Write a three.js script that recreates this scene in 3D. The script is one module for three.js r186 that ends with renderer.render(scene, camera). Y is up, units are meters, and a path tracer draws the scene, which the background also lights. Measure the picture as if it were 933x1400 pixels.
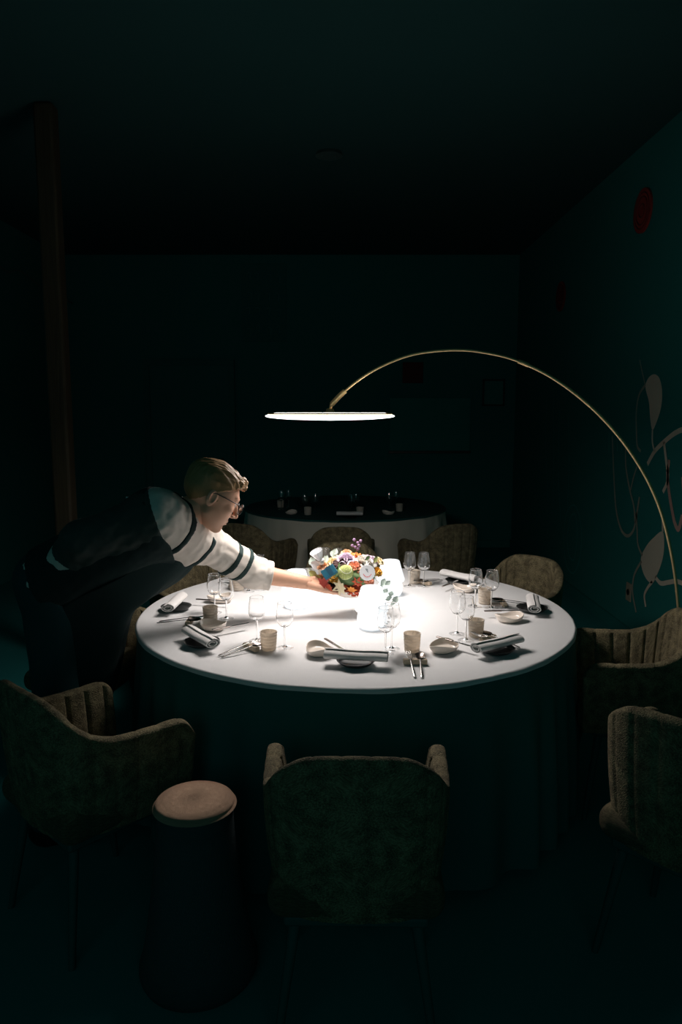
import * as THREE from 'three';
import { RoundedBoxGeometry } from 'three/addons/geometries/RoundedBoxGeometry.js';
import { mergeGeometries } from 'three/addons/utils/BufferGeometryUtils.js';
import { ImprovedNoise } from 'three/addons/math/ImprovedNoise.js';
import { RectAreaLightUniformsLib } from 'three/addons/lights/RectAreaLightUniformsLib.js';

RectAreaLightUniformsLib.init();
const V = (x, y, z) => new THREE.Vector3(x, y, z);
const scene = new THREE.Scene();

// ---- camera -------------------------------------------------------------------------------------
const camera = new THREE.PerspectiveCamera(2 * Math.atan(700 / 1000) * 180 / Math.PI, 933 / 1400, 0.05, 60);
camera.position.set(0, 1.5937, 3.0933);
camera.rotation.x = -7.640238929775373 * Math.PI / 180;
camera.updateMatrixWorld(true);

// ---- light: teal fill added at unseen windows, the disc lamp (in its builder), the glowing table lamps (in theirs) ----
const renderer = new THREE.WebGLRenderer({ antialias: true });
renderer.toneMapping = THREE.LinearToneMapping;
renderer.toneMappingExposure = 1.0;
renderer.shadowMap.enabled = true;
const DISC_LIGHT = 20, DISC_GLOW = 3.0, TABLE_LAMP_GLOW = 1.1, TABLE_LAMP_LIGHT = 0.006, FILL = 0.25;
scene.background = new THREE.Color().setRGB(0.002, 0.02, 0.022);
function duskLight(name, width, height, position, target, k = 1) {  // added fill to lift the dark room, no such source seen
  const l = new THREE.RectAreaLight(new THREE.Color().setRGB(0.26, 0.90, 0.95), FILL * k, width, height);
  l.name = name; l.position.copy(position); l.lookAt(target); scene.add(l);
}
duskLight('front_fill_light', 3.0, 1.5, V(-0.4, 2.0, 4.30), V(-0.4, 2.0, 0), 1.2);
duskLight('left_fill_light', 2.4, 1.5, V(-3.10, 2.0, 2.2), V(0, 2.0, 2.2), 0.10);
duskLight('rear_fill_light', 2.2, 1.5, V(-3.10, 2.0, -2.4), V(0, 2.0, -2.4), 0.08);

// ---- helpers ------------------------------------------------------------------------------------
function rng(seed) { let s = seed >>> 0; return () => { s = (s + 0x6d2b79f5) | 0; let t = Math.imul(s ^ (s >>> 15), 1 | s); t = (t + Math.imul(t ^ (t >>> 7), 61 | t)) ^ t; return ((t ^ (t >>> 14)) >>> 0) / 4294967296; }; }
const PN = new ImprovedNoise();
const noise = (x, y, z) => PN.noise(x + 31.7, y + 17.3, z + 5.9);
const clamp = THREE.MathUtils.clamp, smooth = THREE.MathUtils.smoothstep, lerp = THREE.MathUtils.lerp;
const used = new Map();
function numbered(name) {
  const n = used.get(name) ?? 0; used.set(name, n + 1);
  return n ? name + '_' + String(n).padStart(3, '0') : name;
}
function tag(o, label, category, group) { o.userData = { label, category }; if (group) o.userData.group = group; return o; }
function thing(name, label, category, position = V(0, 0, 0), turn = 0, group) {
  const o = new THREE.Group(); o.name = numbered(name); o.position.copy(position); o.rotation.y = turn; scene.add(o);
  return tag(o, label, category, group);
}
function part(name, geometry, material, parent, label) {
  const m = new THREE.Mesh(geometry, material); m.name = name; m.castShadow = m.receiveShadow = true;
  if (label) m.userData.label = label;
  parent.add(m); return m;
}
function single(name, label, category, geometry, material, position = V(0, 0, 0), turn = 0, group) {
  const m = new THREE.Mesh(geometry, material); m.name = numbered(name); m.castShadow = m.receiveShadow = true;
  m.position.copy(position); m.rotation.y = turn; scene.add(m);
  return tag(m, label, category, group);
}
function copy(source, base, label, position, turn) {
  const c = source.clone(); c.name = numbered(base); c.position.copy(position); c.rotation.set(0, turn, 0); scene.add(c);
  c.userData = { ...source.userData, label };
  return c;
}
function struct(name, geometry, material, position = V(0, 0, 0)) {
  const m = new THREE.Mesh(geometry, material); m.name = name; m.castShadow = m.receiveShadow = true; m.position.copy(position);
  m.userData = { kind: 'structure' }; scene.add(m); return m;
}
const put = (g, x, y, z) => g.translate(x, y, z);
const box = (w, h, d, x = 0, y = 0, z = 0, r = 0) => put(r ? new RoundedBoxGeometry(w, h, d, 3, r) : new THREE.BoxGeometry(w, h, d), x, y, z);
const cyl = (r0, r1, h, x = 0, y = 0, z = 0, n = 24) => put(new THREE.CylinderGeometry(r1, r0, h, n), x, y + h / 2, z);
const lathe = (pts, n = 40) => new THREE.LatheGeometry(pts.map(([r, y]) => new THREE.Vector2(r, y)), n);
const smoothLathe = (pts, n = 40, k = 40) => new THREE.LatheGeometry(new THREE.CatmullRomCurve3(pts.map(([r, y]) => V(r, y, 0)), false, 'catmullrom', 0.5).getPoints(k).map((p) => new THREE.Vector2(Math.max(p.x, 0.0001), p.y)), n);
const tube = (pts, r, n = 40, k = 8) => new THREE.TubeGeometry(new THREE.CatmullRomCurve3(pts), n, r, k, false);
function merged(list) { return mergeGeometries(list.map((g) => { g = g.index ? g.toNonIndexed() : g; for (const k of Object.keys(g.attributes)) if (!['position', 'normal', 'uv'].includes(k)) g.deleteAttribute(k); if (!g.attributes.uv) g.setAttribute('uv', new THREE.Float32BufferAttribute(new Float32Array(g.attributes.position.count * 2), 2)); return g; })); }
// a closed or open grid of points -> geometry with uv in metres
function gridGeometry(rows, closeU = false) {
  const n = rows.length, m = rows[0].length, pos = [], uv = [], index = [];
  let v = 0;
  for (let i = 0; i < n; i++) {
    if (i) v += rows[i][m >> 1].distanceTo(rows[i - 1][m >> 1]);
    let u = 0;
    for (let j = 0; j < m; j++) { if (j) u += rows[i][j].distanceTo(rows[i][j - 1]); pos.push(rows[i][j].x, rows[i][j].y, rows[i][j].z); uv.push(u, v); }
  }
  for (let i = 0; i < n - 1; i++) for (let j = 0; j < m - (closeU ? 0 : 1); j++) {
    const a = i * m + j, b = i * m + (j + 1) % m, c = a + m, d = b + m; index.push(a, b, d, a, d, c);
  }
  const g = new THREE.BufferGeometry();
  g.setAttribute('position', new THREE.Float32BufferAttribute(pos, 3)); g.setAttribute('uv', new THREE.Float32BufferAttribute(uv, 2)); g.setIndex(index); g.computeVertexNormals();
  return g;
}
// a texture computed from a function of the two coordinates in 0..1, tiling
function texture(size, f, { colour = false, repeat = 1 } = {}) {
  const data = new Uint8Array(size * size * 4);
  for (let y = 0, o = 0; y < size; y++) for (let x = 0; x < size; x++, o += 4) { const c = f(x / size, y / size); data[o] = clamp(c[0] * 255, 0, 255); data[o + 1] = clamp(c[1] * 255, 0, 255); data[o + 2] = clamp(c[2] * 255, 0, 255); data[o + 3] = 255; }
  const t = new THREE.DataTexture(data, size, size); t.wrapS = t.wrapT = THREE.RepeatWrapping; t.magFilter = THREE.LinearFilter; t.minFilter = THREE.LinearFilter; t.repeat.set(repeat, repeat);
  if (colour) t.colorSpace = THREE.SRGBColorSpace;
  t.needsUpdate = true; return t;
}
const tileNoise = (u, v, f, s = 0) => { const a = u * 2 * Math.PI, b = v * 2 * Math.PI, R = f / (2 * Math.PI); return PN.noise(R * Math.cos(a) + s + 9.3, R * Math.sin(a) + R * Math.cos(b) * 0.8 + 4.1, R * Math.sin(b) + s * 1.7 + 2.2); };
const std = (r, g, b, rough = 0.8, more = {}) => { const { metal = 0, ...rest } = more; const m = new THREE.MeshStandardMaterial({ roughness: rough, metalness: metal, side: THREE.DoubleSide, ...rest }); m.color.setRGB(r, g, b); return m; };
const phys = (r, g, b, rough, more = {}) => { const m = new THREE.MeshPhysicalMaterial({ roughness: rough, side: THREE.DoubleSide, ...more }); m.color.setRGB(r, g, b); return m; };

// ---- materials ----------------------------------------------------------------------------------
const boucleBump = texture(256, (u, v) => { const n = 0.5 + 0.45 * tileNoise(u, v, 60) + 0.3 * tileNoise(u, v, 110, 3); return [n, n, n]; }, { repeat: 6 });
const boucleColour = texture(256, (u, v) => { const n = 0.78 + 0.34 * tileNoise(u, v, 70, 1) + 0.25 * tileNoise(u, v, 8, 5); return [n, n, n]; }, { colour: true, repeat: 4 });
const clothBump = texture(256, (u, v) => { const n = 0.5 + 0.25 * Math.sin(u * 2 * Math.PI * 64) * Math.sin(v * 2 * Math.PI * 64) + 0.25 * tileNoise(u, v, 20); return [n, n, n]; }, { repeat: 10 });
const speckle = texture(256, (u, v) => { const n = 0.96 + 0.10 * tileNoise(u, v, 24) - (tileNoise(u, v, 90, 7) > 0.42 ? 0.25 : 0); return [n, n * 0.99, n * 0.97]; }, { colour: true, repeat: 3 });
const woodTex = texture(256, (u, v) => { const n = 0.75 + 0.2 * Math.sin((u * 9 + tileNoise(u, v, 5) * 1.5) * 2 * Math.PI) * 0.4 + 0.12 * tileNoise(u, v, 40, 2); return [n, n * 0.92, n * 0.82]; }, { colour: true });
const M = {
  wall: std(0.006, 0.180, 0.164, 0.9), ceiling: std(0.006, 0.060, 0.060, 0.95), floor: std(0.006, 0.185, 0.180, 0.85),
  mural: std(0.64, 0.58, 0.46, 0.9), muralRose: std(0.52, 0.32, 0.27, 0.9), muralFaint: std(0.02, 0.26, 0.235, 0.9), red: std(0.34, 0.030, 0.022, 0.7), redDark: std(0.12, 0.012, 0.010, 0.7),
  chair: std(0.300, 0.245, 0.135, 0.95, { map: boucleColour, bumpMap: boucleBump, bumpScale: 0.003 }), chairLeg: std(0.012, 0.085, 0.08, 0.7),
  linen: std(0.80, 0.79, 0.79, 0.9, { bumpMap: clothBump, bumpScale: 0.0006 }), napkin: std(0.78, 0.75, 0.73, 0.95, { bumpMap: clothBump, bumpScale: 0.0008 }),
  plate: std(0.018, 0.020, 0.020, 0.45), cup: phys(0.98, 0.91, 0.84, 0.95, { map: speckle, transmission: 0.6, thickness: 0 }), rest: std(0.62, 0.50, 0.38, 0.8, { map: speckle }), dish: phys(0.84, 0.74, 0.65, 0.25, { clearcoat: 0.6, clearcoatRoughness: 0.15 }),
  steel: std(0.62, 0.60, 0.58, 0.22, { metal: 1 }), darkSteel: std(0.30, 0.26, 0.24, 0.28, { metal: 1 }),
  pane: phys(1, 1, 1, 0.03, { transmission: 1, thickness: 0, ior: 1.5 }), solidGlass: phys(1, 1, 1, 0.02, { transmission: 1, thickness: 0.006, ior: 1.5 }),
  brass: std(0.83, 0.62, 0.33, 0.45, { metal: 0.75 }), stone: std(0.05, 0.05, 0.05, 0.4), darkMetal: std(0.05, 0.045, 0.04, 0.4, { metal: 0.8 }),
  skin: phys(0.76, 0.42, 0.28, 0.55, { sheen: 0.2, sheenRoughness: 0.6 }), hair: std(0.36, 0.21, 0.09, 0.55), shirt: std(0.78, 0.71, 0.64, 0.9, { bumpMap: clothBump, bumpScale: 0.0006 }),
  black: std(0.004, 0.024, 0.024, 0.95), trousers: std(0.004, 0.05, 0.055, 0.95), sleeveShade: std(0.045, 0.065, 0.06, 0.9), shoe: std(0.01, 0.01, 0.01, 0.4), frame: std(0.012, 0.010, 0.010, 0.3), eye: std(0.75, 0.72, 0.68, 0.2), stripe: std(0.010, 0.035, 0.032, 0.8),  // sleeve tone: shade on the white shirt put into the colour
  post: std(0.085, 0.075, 0.045, 0.75, { map: woodTex }), pouf: std(0.88, 0.55, 0.37, 0.95, { bumpMap: boucleBump, bumpScale: 0.004 }), tableWood: std(0.10, 0.07, 0.05, 0.7, { map: woodTex }),
};

// ================================ the room ========================================================
const ROOM = { x0: -3.2, x1: 2.05, z0: -5.6, z1: 4.4, h: 3.4 };
struct('floor', box(ROOM.x1 - ROOM.x0 + 0.4, 0.2, ROOM.z1 - ROOM.z0 + 0.4, (ROOM.x0 + ROOM.x1) / 2, -0.1, (ROOM.z0 + ROOM.z1) / 2), M.floor);
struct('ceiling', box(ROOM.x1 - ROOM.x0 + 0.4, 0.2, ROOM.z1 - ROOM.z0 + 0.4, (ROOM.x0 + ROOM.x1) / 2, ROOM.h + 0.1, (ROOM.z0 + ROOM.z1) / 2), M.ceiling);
struct('wall_back', box(ROOM.x1 - ROOM.x0 + 0.4, ROOM.h, 0.2, (ROOM.x0 + ROOM.x1) / 2, ROOM.h / 2, ROOM.z0 - 0.1), M.wall);
struct('wall_right', box(0.2, ROOM.h, ROOM.z1 - ROOM.z0, ROOM.x1 + 0.1, ROOM.h / 2, (ROOM.z0 + ROOM.z1) / 2), M.wall);
function holedWall(name, a0, a1, h0, h1, w0, w1, make) {      // a wall from a0 to a1 with an opening w0..w1 x h0..h1
  struct(name, merged([make(a0, w0, 0, ROOM.h), make(w1, a1, 0, ROOM.h), make(w0, w1, 0, h0), make(w0, w1, h1, ROOM.h)]), M.wall);
}
holedWall('wall_front', ROOM.x0 - 0.2, ROOM.x1 + 0.2, 1.2, 2.8, -1.95, 1.15, (a, b, c, d) => box(b - a, d - c, 0.2, (a + b) / 2, (c + d) / 2, ROOM.z1 + 0.1));
{
  const b = (z0, z1, y0, y1) => box(0.2, y1 - y0, z1 - z0, ROOM.x0 - 0.1, (y0 + y1) / 2, (z0 + z1) / 2);
  struct('wall_left', merged([b(ROOM.z0, ROOM.z1, 0, 1.2), b(ROOM.z0, ROOM.z1, 2.8, ROOM.h), b(ROOM.z0, -3.55, 1.2, 2.8), b(-1.25, 0.95, 1.2, 2.8), b(3.45, ROOM.z1, 1.2, 2.8)]), M.wall);
}
{  // unseen windows, added to carry the fill lights
  const w = struct('added_window_1', merged([box(3.1, 0.06, 0.08, -0.4, 1.23, 4.5), box(3.1, 0.06, 0.08, -0.4, 2.77, 4.5), box(0.06, 1.48, 0.08, -1.92, 2, 4.5), box(0.06, 1.48, 0.08, 1.12, 2, 4.5), box(0.05, 1.48, 0.06, -0.4, 2, 4.5)]), M.darkMetal);
  part('pane', box(1.47, 1.48, 0.006, -1.16, 2, 4.5), M.pane, w); part('pane', box(1.47, 1.48, 0.006, 0.36, 2, 4.5), M.pane, w);
  for (const [name, zc, w2] of [['added_window_2', 2.2, 2.5], ['added_window_3', -2.4, 2.3]]) {
    const v = struct(name, merged([box(0.08, 0.06, w2, -3.3, 1.23, zc), box(0.08, 0.06, w2, -3.3, 2.77, zc), box(0.08, 1.48, 0.06, -3.3, 2, zc - w2 / 2 + 0.03), box(0.08, 1.48, 0.06, -3.3, 2, zc + w2 / 2 - 0.03), box(0.06, 1.48, 0.05, -3.3, 2, zc)]), M.darkMetal);
    for (const k of [-1, 1]) part('pane', box(0.006, 1.48, w2 / 2 - 0.085, -3.3, 2, zc + k * w2 / 4), M.pane, v);
  }
}
struct('baseboard_right', box(0.018, 0.09, ROOM.z1 - ROOM.z0, ROOM.x1 - 0.009, 0.045, (ROOM.z0 + ROOM.z1) / 2), std(0.006, 0.17, 0.155, 0.7));
struct('baseboard_back', box(ROOM.x1 - ROOM.x0 - 0.02, 0.09, 0.018, (ROOM.x0 + ROOM.x1) / 2, 0.045, ROOM.z0 + 0.009), std(0.006, 0.17, 0.155, 0.7));
// a round-edged timber post left of the waiter
struct('trim_1', box(0.115, ROOM.h, 0.115, -1.745, ROOM.h / 2, -1.5, 0.02), M.post);
// a closed door leaf beside the post, a light panel and a dark opening frame on the back wall
{
  const d = struct('door_1', merged([box(0.07, 2.15, 0.05, -2.27, 1.075, ROOM.z0 + 0.025), box(0.07, 2.15, 0.05, -1.28, 1.075, ROOM.z0 + 0.025), box(1.06, 0.07, 0.05, -1.775, 2.185, ROOM.z0 + 0.025)]), std(0.01, 0.15, 0.135, 0.7));
  part('door_panel', box(0.92, 2.14, 0.03, -1.775, 1.08, ROOM.z0 + 0.016), std(0.006, 0.165, 0.15, 0.7), d);
  part('handle', merged([cyl(0.012, 0.012, 0.06, -1.4, 1.02, ROOM.z0 + 0.05, 12), box(0.11, 0.016, 0.016, -1.45, 1.05, ROOM.z0 + 0.06, 0.006)]), M.darkMetal, d);
}

// ================================ chairs ==========================================================
function chairShell() {
  const P = [[-0.262, 0.225, 0.60], [-0.258, 0.19, 0.648], [-0.252, 0.08, 0.656], [-0.243, -0.04, 0.664], [-0.230, -0.115, 0.692], [-0.196, -0.185, 0.755], [-0.13, -0.222, 0.795], [-0.06, -0.232, 0.803]];
  const pts = [...P, [0, -0.235, 0.805], ...P.slice().reverse().map(([x, z, h]) => [-x, z, h])];
  const curve = new THREE.CatmullRomCurve3(pts.map(([x, z, h]) => V(x, h, z)), false, 'centripetal');
  const N = 190, CH = 19, T = 0.042, rows = [], len = curve.getLength();
  for (let i = 0; i <= N; i++) {
    const u = i / N, p = curve.getPointAt(u), t = curve.getTangentAt(u); t.y = 0; t.normalize();
    const nx = -t.z, nz = t.x;                                   // points into the chair when walking from the left tip round the back
    const s = Math.sign(nx * (0 - p.x) + nz * (0.1 - p.z)) || 1, ix = nx * s, iz = nz * s;
    const w = (u * CH) % 1, groove = Math.pow(Math.abs(2 * w - 1), 6), end = smooth(Math.min(u, 1 - u), 0, 0.03);
    const at = (v, depth) => {                                   // v: 0 seat level .. 1 rim
      const y = lerp(0.37, p.y, v), k = lerp(0.86, 1, Math.pow(v, 0.8)), kz = lerp(0.84, 1, Math.pow(v, 0.8));
      return V(p.x * k + ix * depth, y, (p.z < 0 ? p.z * kz : p.z * lerp(0.95, 1, v)) + iz * depth);
    };
    const row = [], thick = T * (0.55 + 0.45 * end);
    for (let k = 0; k <= 9; k++) row.push(at(k / 9 * 0.955, groove * 0.004 - Math.sin(k / 9 * Math.PI) * 0.006));
    for (let k = 1; k < 8; k++) { const a = k / 8 * Math.PI, q = at(0.955, thick / 2 * (1 - Math.cos(a))); q.y += Math.sin(a) * (p.y - 0.37) * 0.045 - groove * 0.002; row.push(q); }
    for (let k = 10; k >= 0; k--) row.push(at(k / 10 * 0.955, thick - groove * 0.011 + 0.004 + Math.sin(k / 10 * Math.PI) * 0.006));
    rows.push(row);
  }
  const g = gridGeometry(rows);
  const cap = (r, flip) => { const c = V(0, 0, 0); r.forEach((q) => c.addScaledVector(q, 1 / r.length)); const pos = [], uv = []; for (let k = 0; k < r.length; k++) { const a = r[k], b = r[(k + 1) % r.length]; for (const q of flip ? [c, b, a] : [c, a, b]) { pos.push(q.x, q.y, q.z); uv.push(q.z, q.y); } } const e = new THREE.BufferGeometry(); e.setAttribute('position', new THREE.Float32BufferAttribute(pos, 3)); e.setAttribute('uv', new THREE.Float32BufferAttribute(uv, 2)); e.computeVertexNormals(); return e; };
  return merged([g, cap(rows[0], false), cap(rows[N], true)]);
}
const CHAIRS = 'channel-tufted armchairs round the lit table', DARK = 'dark chairs tucked up to the far table';
let chair0 = null;
function chair(label, x, z, fx, fz, group = CHAIRS) {
  const turn = Math.atan2(fx, fz);
  if (chair0) { const c = copy(chair0, 'dining_chair', label, V(x, 0, z), turn); c.userData.group = group; return c; }
  const t = chair0 = thing('dining_chair', label, 'chair', V(x, 0, z), turn, group);
  part('backrest', chairShell(), M.chair, t);
  part('seat', box(0.44, 0.10, 0.43, 0, 0.415, 0.015, 0.045), M.chair, t);
  part('seat_frame', box(0.36, 0.03, 0.34, 0, 0.352, 0.0, 0.01), M.chairLeg, t);
  for (const [sx, sz] of [[-1, 1], [1, 1], [-1, -1], [1, -1]]) {
    const g = new THREE.CylinderGeometry(0.016, 0.010, 0.352, 14); const p = g.attributes.position;
    for (let i = 0; i < p.count; i++) { const k = (0.176 - p.getY(i)) / 0.352; p.setXYZ(i, p.getX(i) + sx * (0.15 + 0.05 * k), p.getY(i) + 0.176, p.getZ(i) + sz * (0.14 + 0.05 * k)); }
    g.computeVertexNormals(); part('leg', g, M.chairLeg, t);
  }
  return t;
}
const toCentre = (x, z) => { const a = 0.059 - x, b = -z, n = Math.hypot(a, b); return [a / n, b / n]; };
chair('olive channel-tufted armchair at the front with its back to the viewer', 0.04, 1.275, 0.02, -1);
chair('olive channel-tufted armchair at the right edge of the table, ribbed inside facing left', 1.185, 0.215, -0.985, -0.17);
chair('olive channel-tufted armchair behind the right back rim of the table', 0.059 + 1.19 * Math.cos(0.74), -1.19 * Math.sin(0.74), -0.72, 0.69);
chair('olive armchair at the rear, its rounded top showing above the flowers', 0.02, -1.19, 0.03, 1);
chair('olive armchair seen under the waiter\'s raised sleeve', -0.80, -0.87, ...toCentre(-0.80, -0.87));
chair('olive armchair cut by the left frame edge beside the waiter', -1.19, -0.20, 0.985, 0.17);
chair('dim green-grey armchair at lower left, turned to the table', -0.80, 0.895, 0.67, -0.74);
chair('dim armchair at the right frame edge in front of the brass lamp, turned aside', 1.035, 1.120, 0.74, -0.67);
chair('dark chair centred before the far table, behind the rear armchair', 0.0, -2.22, 0, -1, DARK);
chair('dark chair left of centre before the far table', -0.66, -2.36, 0.42, -0.9, DARK);
chair('dark chair right of centre before the far table', 0.76, -2.34, -0.40, -0.91, DARK);

// ================================ tables ==========================================================
const C = V(0.059, 0, 0), R = 0.92, TOP = 0.75;
function clothTop(seed) {                                          // polar grid with press creases and a rounded rim
  const rows = [], NA = 180;
  const crease = (x, z) => { let h = 0; for (const c of [-0.46, 0, 0.46]) { h += 0.0018 * Math.exp(-(((z - c + 0.02 * noise(x * 2, c, seed)) / 0.006) ** 2)); h += 0.0014 * Math.exp(-(((x - c + 0.02 * noise(z * 2, c, seed + 3)) / 0.006) ** 2)); } return h + 0.0012 * noise(x * 5, z * 5, seed); };
  const rr = []; for (let i = 0; i <= 70; i++) rr.push((R - 0.012) * i / 70);
  for (const r of rr) rows.push(Array.from({ length: NA + 1 }, (_, j) => { const a = j / NA * 2 * Math.PI, x = r * Math.cos(a), z = r * Math.sin(a); return V(x, TOP + crease(x, z) - 0.0015, z); }));
  const wave = (a) => 0.006 * noise(Math.cos(a) * 4, Math.sin(a) * 4, seed + 9) + 0.003 * noise(Math.cos(a) * 12, Math.sin(a) * 12, seed);
  for (let k = 1; k <= 6; k++) { const b = k / 6 * Math.PI / 2; rows.push(Array.from({ length: NA + 1 }, (_, j) => { const a = j / NA * 2 * Math.PI, r = R - 0.012 + 0.012 * Math.sin(b) + wave(a) * k / 6; return V(r * Math.cos(a), TOP - 0.001 - 0.012 * (1 - Math.cos(b)), r * Math.sin(a)); })); }
  rows.push(rows[rows.length - 1].map((q, j) => V(q.x * 1.0005, q.y - 0.004 - 0.003 * noise(j * 0.21, 3, seed), q.z * 1.0005)));
  return { rows, wave, NA };
}
function clothGeometry(seed, drop, folds, amp) {
  const { rows, wave } = clothTop(seed), NA = 720;
  const fine = rows.map((r) => Array.from({ length: NA + 1 }, (_, j) => { const f = j / NA * (r.length - 1), i = Math.min(Math.floor(f), r.length - 2), k = f - i; return r[i].clone().lerp(r[i + 1], k); }));
  const side = [];
  for (let k = 0; k <= 24; k++) side.push(Array.from({ length: NA + 1 }, (_, j) => {
    const a = j / NA * 2 * Math.PI, v = k / 24, ph = folds * a + 2.2 * noise(Math.cos(a) * 1.5, Math.sin(a) * 1.5, seed + 4) * 2;
    const s = Math.sin(ph), q = R - 0.006 + wave(a) + 0.006 * v + amp * Math.pow(smooth(v, 0.02, 1), 0.6) * (0.5 + 0.5 * s) * (0.75 + 0.5 * noise(Math.cos(a) * 3, Math.sin(a) * 3, seed));
    return V(q * Math.cos(a), TOP - 0.013 - drop * v, q * Math.sin(a));
  }));
  return [gridGeometry(rows.map((r) => r.slice().reverse())), gridGeometry(side.map((r) => r.slice().reverse())), fine.length];
}
function roundTable(label, clothLabel, x, z, seed, skirt, cover, folds, amp) {
  const t = thing('round_table', label, 'table', V(x, 0, z));
  part('tabletop', cyl(R - 0.024, R - 0.024, 0.03, 0, TOP - 0.0365, 0, 96), M.tableWood, t);
  part('pedestal', smoothLathe([[0.055, 0.70], [0.06, 0.4], [0.09, 0.1], [0.30, 0.04], [0.34, 0.0]], 32), M.darkMetal, t);
  const [top, side] = clothGeometry(seed, 0.70, folds, amp);
  const c = thing('tablecloth', clothLabel, 'tablecloth', V(x, 0, z));
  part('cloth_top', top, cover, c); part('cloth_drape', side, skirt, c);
  return c;
}
roundTable('round dining table wholly hidden under the brightly lit white cloth', 'white linen cloth over the brightly lit round table, drape painted dark for shade', C.x, C.z, 11, std(0.012, 0.135, 0.128, 0.9), M.linen, 34, 0.055);  // drape coloured dark in place of the shade below the rim
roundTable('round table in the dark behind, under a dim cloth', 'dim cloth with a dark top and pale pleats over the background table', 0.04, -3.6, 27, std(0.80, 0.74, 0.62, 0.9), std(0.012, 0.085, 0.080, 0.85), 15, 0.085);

// ================================ table settings ===================================================
const polar = (r, deg, y = TOP) => V(C.x + r * Math.cos(deg * Math.PI / 180), y, C.z - r * Math.sin(deg * Math.PI / 180));
const rad = (d) => d * Math.PI / 180;
function napkinShape() {                                           // a flattened spiral of cloth, extruded along z
  const inner = [], outer = [], turns = 2.15, n = 90;
  for (let i = 0; i <= n; i++) { const k = i / n, a = Math.PI * 0.5 + k * turns * 2 * Math.PI, r = lerp(0.0290, 0.0105, k), c = Math.cos(a), s = Math.sin(a); outer.push([c * r * 1.12, s * r * 0.62]); inner.push([c * (r - 0.0042) * 1.12, s * (r - 0.0042) * 0.62]); }
  const sh = new THREE.Shape([...outer, ...inner.reverse()].map(([x, y]) => new THREE.Vector2(x, y)));
  const g = new THREE.ExtrudeGeometry(sh, { depth: 0.215, bevelEnabled: false, curveSegments: 1, steps: 8 }); g.translate(0, 0.018, -0.1075);
  const p = g.attributes.position; for (let i = 0; i < p.count; i++) { const z = p.getZ(i); p.setX(i, p.getX(i) * (1 + 0.06 * noise(z * 9, 1, 3)) + 0.002 * noise(z * 14, 3, 3)); p.setY(i, p.getY(i) * (1 + 0.08 * noise(z * 11, 7, 3))); }
  return g;
}
function dishGeometry() {
  const prof = [[0.0, 0.004], [0.36, 0.0], [0.72, 0.001], [0.9, 0.010], [1.0, 0.022], [0.985, 0.0255], [0.95, 0.024], [0.84, 0.012], [0.66, 0.0075], [0.0, 0.007]];
  const c = new THREE.CatmullRomCurve3(prof.map(([r, y]) => V(r, y, 0)), false, 'catmullrom', 0.4).getPoints(36);
  return gridGeometry(c.map((p) => Array.from({ length: 57 }, (_, j) => { const a = j / 56 * 2 * Math.PI, r = 0.054 * (1 + 0.10 * Math.cos(2 * a + 0.4) + 0.045 * Math.cos(3 * a + 1) + 0.02 * Math.cos(5 * a)); return V(Math.max(p.x, 0) * r * Math.cos(a), p.y * (1 + 0.28 * p.x * Math.cos(2 * a + 1.1)), Math.max(p.x, 0) * r * Math.sin(a)); })));
}
const cupProfile = []; for (let i = 0; i <= 26; i++) { const k = i / 26; cupProfile.push([0.0275 + 0.0035 * k + 0.0009 * Math.sin(k * 34), 0.003 + 0.062 * k]); }
const cupGeometry = () => lathe([[0.0001, 0.001], [0.024, 0.0], [0.0272, 0.0015], ...cupProfile, [0.0306, 0.0662], [0.0292, 0.0660], [0.0282, 0.062], [0.0250, 0.010], [0.0001, 0.008]], 40);
function cutleryShaft(length, w0, w1, arch) {                       // a flattened bar along +z (0 = neck), handle end low
  const rows = [], n = 20;
  for (let i = 0; i <= n; i++) { const k = i / n, w = lerp(w0, w1, smooth(k, 0, 0.75)), t = 0.0014 + 0.0008 * k, y = arch * (1 - k); rows.push(Array.from({ length: 13 }, (_, j) => { const a = j / 12 * 2 * Math.PI, e = k === 1 ? 0.02 : 1; return V(Math.cos(a) * w * e, y + Math.sin(a) * t * e, k * length); })); }
  return gridGeometry(rows);
}
function forkHead() {
  const list = []; for (const x of [-0.0075, -0.0025, 0.0025, 0.0075]) list.push(new THREE.TubeGeometry(new THREE.CatmullRomCurve3([V(x * 0.5, 0, 0.004), V(x, -0.0015, -0.018), V(x, -0.001, -0.035), V(x, 0.005, -0.066)]), 12, 0.0014, 6));
  list.push(box(0.0165, 0.003, 0.016, 0, -0.001, -0.014, 0.001)); return merged(list);
}
function spoonHead() {
  const rows = []; for (let i = 0; i <= 14; i++) { const v = i / 14; rows.push(Array.from({ length: 29 }, (_, j) => { const a = j / 28 * 2 * Math.PI; return V(Math.cos(a) * 0.0185 * v, -0.008 * (1 - v * v) + 0.002, -0.028 + Math.sin(a) * 0.028 * v); })); }
  const under = rows.map((r) => r.map((p) => V(p.x, p.y - 0.0012, p.z)).reverse());
  return merged([gridGeometry(rows), gridGeometry(under)]);
}
function knifeBlade() { const s = new THREE.Shape(); s.moveTo(0, -0.006); s.lineTo(0.075, -0.007); s.quadraticCurveTo(0.088, -0.004, 0.092, 0.005); s.lineTo(0, 0.005); const g = new THREE.ExtrudeGeometry(s, { depth: 0.0012, bevelEnabled: false }); g.rotateX(-Math.PI / 2); return g; }
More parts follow.
